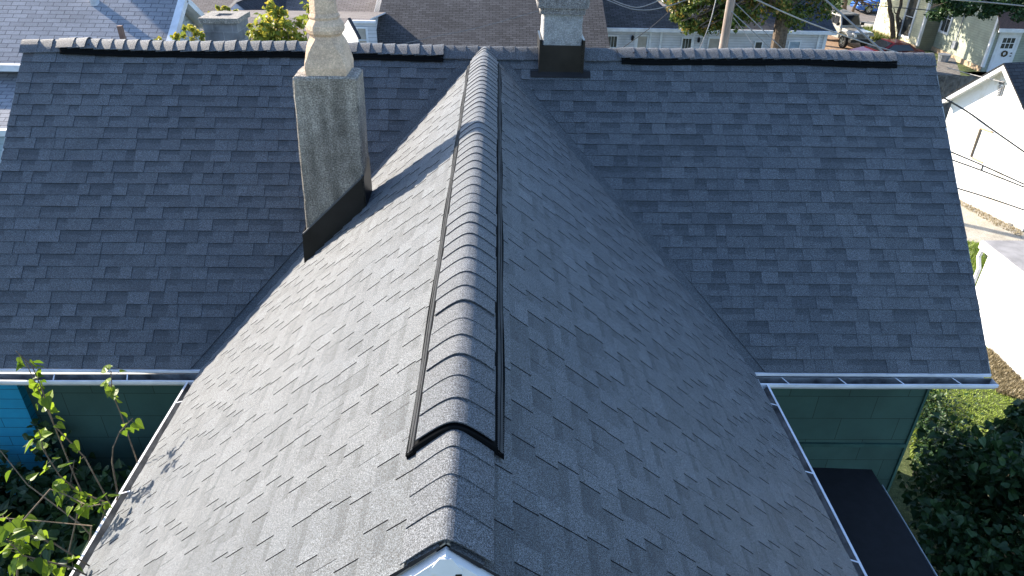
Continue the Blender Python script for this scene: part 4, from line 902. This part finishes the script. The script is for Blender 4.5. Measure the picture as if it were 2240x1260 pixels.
tree('forked_tree', t2, 'dark forked tree rising in front of the cream house', [([t2, P_(1972,60), P_(1988,25), P_(2000,-12)], .24, .14), ([t2+Vector((-.4,0,0)), P_(1952,50), P_(1946,20), P_(1943,-12)], .17, .12), ([P_(1966,62), P_(1963,35), P_(1975,-10)], .12, .09), ([P_(1975,50), P_(1958,28), P_(1954,18)], .05, .02)],
  [(P_(1985,-105), (3.2,2.2,1.9), 3200, 30, .24)], M_LFM, 52, sz=.2)
t3 = atZ(1850,47); P3 = lambda px, py: atY(px, py, t3.y)
tree('street_tree', t3, 'slim pale barked twin stemmed tree beside the road', [([t3, P3(1846,20), P3(1850,-12)], .22, .16), ([t3+Vector((.5,0,0)), P3(1866,22), P3(1882,-10)], .12, .1)], [(P3(1860,-70), (3.0,2,1.8), 1500, 22, .25), (P3(1905,12), (1.3,.6,.4), 60, 6, .5)], M_LFM, 53, sz=.17)
t4 = atY(2200,60,29.0); t4.z = G0
cr_ = lambda px, py, Y: atY(px, py, Y)
tree('shade_tree', (t4.x+6,29,G0), 'dark green tree whose boughs overhang the sage wall at the top right corner', [([(t4.x+6,29,G0),(t4.x+5.5,29,-4),(t4.x+3,28.6,-1.5)], .3, .15)],
  [(cr_(2205,-8,28), (2.3,1.6,1.35), 4200, 26, .3), (cr_(2075,-5,28.5), (1.6,1.2,1.0), 1700, 18, .32), (cr_(2150,22,27.8), (.9,.6,.6), 650, 9, .45), (cr_(2065,18,28.6), (.8,.6,.5), 420, 8, .45)], M_LFD, 54, sz=.18)
# trees towards the sun whose crowns stand above the picture and dapple the walls
for i, (x, y, z, rx, n) in enumerate(((19.5,44,-.6,3.2,2600),(20.5,38.6,-.6,3.4,4200),(11,31.5,-.3,3.4,5200),(3.5,36,.2,3.0,3000))):
    tree('garden_tree', (x,y,G0), ['tall tree whose shadow dapples the cream house','tree beside the lane shading the sage wall','tree shading the right end of the long white building','tree standing behind the dark brown roof'][i], [([(x,y,G0),(x+.1,y,z-1)], .22, .12)], [((x,y,z), (rx,rx*.8,2.3), int(n*2.2), 60, .4)], M_LFM, 60+i, sz=.24)
# yellowing vines by the block chimney
def vine(name, px, py, Y, rad, n, label, seed, cl=8, lo=.3, cat='climbing plant'):
    p = atY(px, py, Y); r = random.Random(seed); t = thing(name, (p.x,p.y,G0), label, cat, 'yellowing climbers behind the left ridge'); lf = MB(); st = MB()
    cs = [p+Vector((r.uniform(-1,1)*rad[0], r.uniform(-1,1)*rad[1], r.uniform(-1,1)*rad[2])) for _ in range(cl)]
    for i in range(n):
        q = cs[i % cl]+rdir(r)*r.random()*min(rad)*.55; leaf_heart(lf, q, (rdir(r)+Vector((0,0,-.5))), Vector((r.uniform(-1,.4),r.uniform(-.6,.8),.8)), r.uniform(.05,.095), r.uniform(lo,1))
    for c0 in cs: limb(st, (p.x,p.y,p.z-rad[2]-.8), c0, .008, .003, r, 4, .05, 4)
    st.tube([(p.x,p.y,G0),(p.x,p.y,p.z-rad[2]-.8)], .03, 5); st.build('stem', M_TWIG, t); lf.build('foliage', M_LFY, t)
vine('climbing_vine', 622, 60, 4.2, (.46,.3,.30), 1100, 'dense yellow-green climber left of the clay pot', 71, 24)
vine('climbing_vine', 606, 24, 4.3, (.12,.1,.13), 40, 'thin topmost shoots rising above the dense yellow-green climber', 72, 4)
vine('climbing_vine', 548, 75, 4.4, (.06,.1,.17), 70, 'narrow climber touching the right side of the block chimney', 73, 6)
vine('climbing_vine', 425, 72, 3.8, (.16,.1,.12), 90, 'pale leafed climber against the left side of the block chimney', 74, 8)
vine('climbing_vine', 478, 22, 9.2, (.42,.12,.09), 150, 'leafy shoots lying over the top of the block chimney', 75, 9)
vine('climbing_vine', 392, 78, 3.8, (.16,.08,.05), 40, 'thin leafy shoot reaching left over the ridge', 76, 5)
vine('climbing_vine', 346, 82, 2.6, (.04,.04,.04), 9, 'single small sprig of orange and green leaves behind the left ridge', 77, 3, .6)
# ---- utility pole and wires
pb = atY(1582,104,16.5); pt = Vector((pb.x,pb.y,1.6)); pb.z = G0
UPo = thing('utility_pole', tuple(pb), 'pale round wooden utility pole standing in front of the maple', 'utility pole')
m_ = MB(); m_.tube([pb.lerp(pt, i/10) for i in range(11)], [.165-.035*i/10 for i in range(11)], 14)
m, t, b = nodes('pole_wood', .9); k = coord(t); n_w = noise(t, mapping(t, k, (12,12,.8)), 2.5, 5); t.links.new(ramp(t, n_w, [(.3, (.13,.10,.08,1)), (.7, (.38,.31,.26,1))]), b.inputs['Base Color']); bump(t, b, n_w, .6, .02)
m_.build('pole_shaft', m, UPo, smooth=True)
m_ = MB(); m_.box((pb.x-1.1,pb.y-.06,1.2),(pb.x+1.1,pb.y+.06,1.32)); m_.build('crossarm', M_BARK, UPo)
M_WIRE = simple('pale_cable', (.26,.25,.24,1), .5, .1, 9); M_WD = simple('dark_cable', (.04,.04,.04,1), .6)
def wire(pts, rad, mat, label, group='overhead wires'):
    P = [vp(*p) for p in pts]; n = 14; out = []
    for i in range(n+1):
        t_ = i/n*(len(P)-1); k_ = min(len(P)-2, int(t_)); f_ = t_-k_
        if len(P) > 2:
            p0 = P[max(0,k_-1)]; p1 = P[k_]; p2 = P[k_+1]; p3 = P[min(len(P)-1,k_+2)]
            out.append(.5*((2*p1)+(p2-p0)*f_+(2*p0-5*p1+4*p2-p3)*f_*f_+(3*p1-p0-3*p2+p3)*f_**3))
        else: out.append(P[0].lerp(P[1], f_)-Vector((0,0,.12*4*f_*(1-f_)*0+0)))
    m__ = MB(); m__.tube(out, rad, 5, cap=False); tag(m__.build('overhead_wire', mat), label, 'wire', group)
wire([(1649,-3,20),(1760,46,22),(1893,94,25),(1990,122,27)], .022, M_WIRE, 'pale wire running from beside the pole down across the silver car')
wire([(1800,-6,16),(1860,48,16),(1925,107,16),(1990,165,16)], .022, M_WIRE, 'thick pale wire crossing the silver car and ending at the red car')
wire([(1598,-4,24),(1655,52,24),(1712,107,24),(1760,150,24)], .016, M_WIRE, 'pale wire right of the pole ending beside the maple trunk')
wire([(1590,16,24),(1638,60,24),(1686,106,24),(1730,150,24)], .018, M_WIRE, 'pale wire leaving the pole below the crossarm towards lower right')
wire([(1604,38,24),(1630,72,24),(1654,108,24)], .01, M_WIRE, 'thin faint wire just right of the pole')
wire([(1567,-4,20),(1553,50,20),(1531,107,20),(1520,140,20)], .014, M_WIRE, 'twisted pale wire just left of the pole')
wire([(1326,-12,24),(1341,0,24),(1376,13,24),(1403,15,24),(1447,-1,24)], .017, M_WIRE, 'upper sagging wire in front of the dark roof')
wire([(1312,-10,24),(1329,0,24),(1376,18,24),(1408,22,24),(1437,19,24),(1475,9,24),(1510,-4,24)], .017, M_WIRE, 'lower sagging wire in front of the dark roof')
wire([(1462,27,23),(1420,63,23),(1356,109,23)], .012, M_WD, 'dark wire slanting across the white building left end')
wire([(2059,211,15),(2120,247,15.5),(2180,290,16),(2260,346,16.5)], .018, M_WD, 'topmost dark wire crossing the white garage gable')
wire([(2070,328,13),(2150,362,13.5),(2260,412,14)], .014, M_WD, 'upper of the two close dark wires across the garage below its opening')
wire([(2072,346,13),(2150,374,13.5),(2260,417,14)], .014, M_WD, 'lower of the two close dark wires across the garage below its opening')
wire([(2085,409,13),(2160,432,13.5),(2260,466,14)], .014, M_WD, 'lowest dark wire across the foot of the garage wall')
wire([(2080,-1,22),(2160,5,22),(2260,15,22)], .02, M_WIRE, 'pale wire across the dark foliage at the top right corner')
wire([(1860,7,30),(1960,16,30),(2050,24,30)], .018, M_WD, 'dark wire across the top of the cream house')
wire([(2072,148,22),(2130,164,22),(2196,180,20)], .012, M_WIRE, 'short pale wire above the fence leading to the garage peak')
wire([(840,106,19),(940,82,19),(1040,62,19),(1178,24,19)], .006, M_WIRE, 'hair thin pale wire across the dark brown roof')
# ================================================================ VEHICLES
M_TYRE = simple('tyre', (.015,.015,.015,1), .85); M_RIM = simple('alloy_rim', (.35,.36,.37,1), .3, .1, 4, .8); M_CGL = simple('car_glass', (.012,.015,.02,1), .05, .1, 1)
M_CHR = simple('headlamp_glass', (.7,.7,.68,1), .1, .05, 4)
def paint(name, col, metal=.3):
    m, t, b = nodes(name, .28); b.inputs['Base Color'].default_value = col; b.inputs['Metallic'].default_value = metal; b.inputs['Coat Weight'].default_value = .6; return m
def wheel(t, X, x, y, r_, wd):
    m_ = MB(); sg = 1 if y > 0 else -1; prf = [(0,r_*.62),(-.0,r_*.9),(-.03,r_),(-wd+.03,r_),(-wd,r_*.9),(-wd,r_*.3)]
    def ring(o_, rad): return [X @ Vector((x+rad*math.cos(a_*math.pi/10), y+sg*o_, r_+rad*math.sin(a_*math.pi/10))) for a_ in range(20)]
    R = [ring(o_, q_) for o_, q_ in prf]
    for A_, B_ in zip(R, R[1:]):
        for i in range(20): m_.face([A_[i],A_[(i+1)%20],B_[(i+1)%20],B_[i]])
    m_.face(R[-1]); wh = m_.build('wheel', M_TYRE, t); m_ = MB()
    A_ = ring(-.05, r_*.64); m_.face(A_)
    rm = MB()
    for i in range(5):
        an = i*2*math.pi/5+.3; c0 = X @ Vector((x, y-sg*.015, r_)); c1 = X @ Vector((x+r_*.6*math.cos(an), y-sg*.01, r_+r_*.6*math.sin(an))); rm.bar(c0, c1, .10, up=tuple((X.to_3x3() @ Vector((0,1,0)))), h=.03)
    Q = ring(-.005, r_*.64); Q2 = ring(-.005, r_*.56)
    for i in range(20): rm.face([Q[i],Q[(i+1)%20],Q2[(i+1)%20],Q2[i]])
    m_.build('hub', M_BLACK, wh); rm.build('rim', M_RIM, wh)
def loft(mb, X, secs, mi=0):  # secs: list of (x, [(y,z)...]) symmetric closed loops
    R = [[X @ Vector((x, y, z)) for y, z in q] for x, q in secs]; n = len(R[0])
    for A_, B_ in zip(R, R[1:]):
        for i in range(n): mb.face([A_[i],A_[(i+1)%n],B_[(i+1)%n],B_[i]], mi=mi)
    mb.face(R[0][::-1], mi=mi); mb.face(R[-1], mi=mi)
def frame(p, fwd, sc=1):
    f_ = Vector((fwd[0],fwd[1],0)).normalized(); l_ = Vector((-f_.y,f_.x,0)); m__ = Matrix((f_*sc, l_*sc, Vector((0,0,sc)))).transposed().to_4x4(); m__.translation = Vector((p[0],p[1],G0+.012)); return m__
def sec(w_, z0_, z1_, top=.9, ch=.06): return [(-w_,z0_),(w_,z0_),(w_,z1_-ch),(w_*top,z1_),(-w_*top,z1_),(-w_,z1_-ch)]
# silver four-door off-road car
wf = atZ(1841,106); wr_ = atZ(1806,88); fd = (wf-wr_).normalized(); fd = (fd+Vector((.12,-.0,0))).normalized(); lf2 = Vector((-fd.y,fd.x,0))
pc = wf-fd*1.45+lf2*.82
Xj = frame(pc, fd, .97); JP = thing('parked_car', tuple(pc), 'boxy silver off-road car with slotted grille parked beside the white building', 'car', 'parked cars')
SIL = paint('silver_paint', (.36,.35,.32,1)); BLK = simple('black_trim', (.02,.02,.02,1), .5)
m_ = MB(); loft(m_, Xj, [(-2.0,sec(.76,.55,1.15)),(-1.95,sec(.80,.5,1.2)),(.72,sec(.80,.48,1.2)),(.75,sec(.70,.5,1.18)),(1.9,sec(.60,.55,1.06)),(2.0,sec(.56,.6,1.0))]); m_.build('body', SIL, JP, bevel=.02)
m_ = MB(); loft(m_, Xj, [(-1.93,sec(.74,1.2,1.82,.95)),(-1.88,sec(.72,1.2,1.86,.95)),(.25,sec(.68,1.2,1.86,.93)),(.62,sec(.70,1.2,1.24,.93))]); CBN = m_.build('cabin', SIL, JP, bevel=.02)
m_ = MB(); loft(m_, Xj, [(-1.9,sec(.70,1.86,1.90)),(.3,sec(.67,1.86,1.90))]); m_.build('roof_panel', simple('grey_hardtop', (.16,.16,.15,1), .6), JP)
m_ = MB()
def quad(mb, X, pts, d=(0,0,.01)): mb.prism([X @ Vector(p) for p in pts], X.to_3x3() @ Vector(d))
m_ = MB(); quad(m_, Xj, [(.285,-.58,1.80),(.285,.58,1.80),(.60,.62,1.27),(.60,-.62,1.27)], (.02,0,.012)); m_.build('windscreen', M_CGL, JP)
for sg in (-1,1):
    for x0_, x1_ in ((-1.85,-1.15),(-1.05,-.35),(-.25,.22)):
        m_ = MB(); quad(m_, Xj, [(x0_,sg*.745,1.27),(x1_,sg*.74,1.27),(x1_-.02,sg*.705,1.76),(x0_,sg*.71,1.76)], (0,sg*.012,0)); m_.build('side_window', M_CGL, CBN)
    m_ = MB(); loft(m_, Xj, [(.72,[(sg*.7,.86),(sg*.94,.80),(sg*.94,.86),(sg*.7,.93)]),(1.0,[(sg*.62,.98),(sg*.94,.96),(sg*.94,1.02),(sg*.62,1.05)]),(1.75,[(sg*.60,.98),(sg*.94,.96),(sg*.94,1.02),(sg*.60,1.04)]),(1.98,[(sg*.58,.84),(sg*.92,.80),(sg*.92,.86),(sg*.58,.92)])]); m_.build('fender', SIL, JP)
    m_ = MB(); m_.tube([Xj @ Vector((1.96,sg*.44,.86)), Xj @ Vector((2.04,sg*.44,.86))], .10, 12); m_.build('headlight', M_CHR, JP)
    m_ = MB(); quad(m_, Xj, [(.45,sg*.78,1.25),(.55,sg*.78,1.25),(.55,sg*.98,1.25),(.45,sg*.98,1.25)], (0,0,.18)); m_.build('wing_mirror', BLK, JP)
m_ = MB()
for i in range(7): quad(m_, Xj, [(2.005,-.30+.09*i,.70),(2.005,-.26+.09*i,.70),(2.005,-.26+.09*i,.96),(2.005,-.30+.09*i,.96)], (.01,0,0))
m_.build('grille_slots', BLK, JP)
m_ = MB(); quad(m_, Xj, [(2.0,-.85,.5),(2.22,-.80,.5),(2.22,.80,.5),(2.0,.85,.5)], (0,0,.16)); m_.build('bumper', BLK, JP)
for x in (1.4,-1.45):
    for sg in (-1,1): wheel(JP, Xj, x, sg*.90, .40, .24)
def sedan(name, p, fwd, col, label, sc=1.0):
    X = frame(p, fwd, sc); t = thing(name, tuple(p), label, 'car', 'parked cars'); m_ = MB(); PT = paint(label.split()[0]+'_paint', col)
    loft(m_, X, [(-2.2,sec(.66,.45,.85)),(-2.05,sec(.80,.3,.98)),(-1.2,sec(.88,.22,1.0)),(.9,sec(.88,.22,.98)),(1.6,sec(.85,.24,.86)),(2.05,sec(.76,.3,.72)),(2.2,sec(.6,.4,.62))]); m_.build('body', PT, t, bevel=.05)
    m_ = MB(); loft(m_, X, [(-1.75,sec(.72,.95,1.0)),(-1.0,sec(.66,.96,1.40,.88)),(-.1,sec(.66,.96,1.45,.88)),(.9,sec(.74,.92,.98))]); cb2 = m_.build('cabin', PT, t, bevel=.03)
    m_ = MB(); quad(m_, X, [(.0,-.54,1.41),(.0,.54,1.41),(.80,.66,1.02),(.80,-.66,1.02)], (.014,0,.014)); m_.build('windscreen', M_CGL, t)
    for sg in (-1,1):
        m_ = MB(); quad(m_, X, [(-1.35,sg*.735,1.03),(.5,sg*.745,1.02),(-.05,sg*.645,1.36),(-.95,sg*.64,1.34)], (0,sg*.012,0)); m_.build('side_window', M_CGL, cb2)
        m_ = MB(); quad(m_, X, [(2.02,sg*.45,.60),(1.85,sg*.80,.66),(1.80,sg*.80,.78),(2.0,sg*.45,.74)], (.05,0,0)); m_.build('headlight', M_CHR, t)
        for x in (1.35,-1.35): wheel(t, X, x, sg*.90, .33, .22)
    return t
pr2 = atp(1938, 97, (0,0,1), G0+1.25); sedan('parked_car', (pr2.x,pr2.y,G0), (-1,-.18,0), (.09,.008,.01,1), 'dark red car half hidden behind the right ridge end')
pb2 = atZ(1899,31); sedan('parked_car', (pb2.x+1.2,pb2.y+.8,G0), (-1,-.05,0), (.03,.12,.42,1), 'blue car parked across the road near the top edge')
sedan('parked_car', (pb2.x-5.4,pb2.y+1.2,G0), (-1,-.05,0), (.18,.2,.23,1), 'grey car parked in front of the blue one')
blades('flower_bed_plants', [(1880,66),(1925,66),(1960,98),(1900,86)], 1500, .45, M_LFM, 8, (.2,.9))
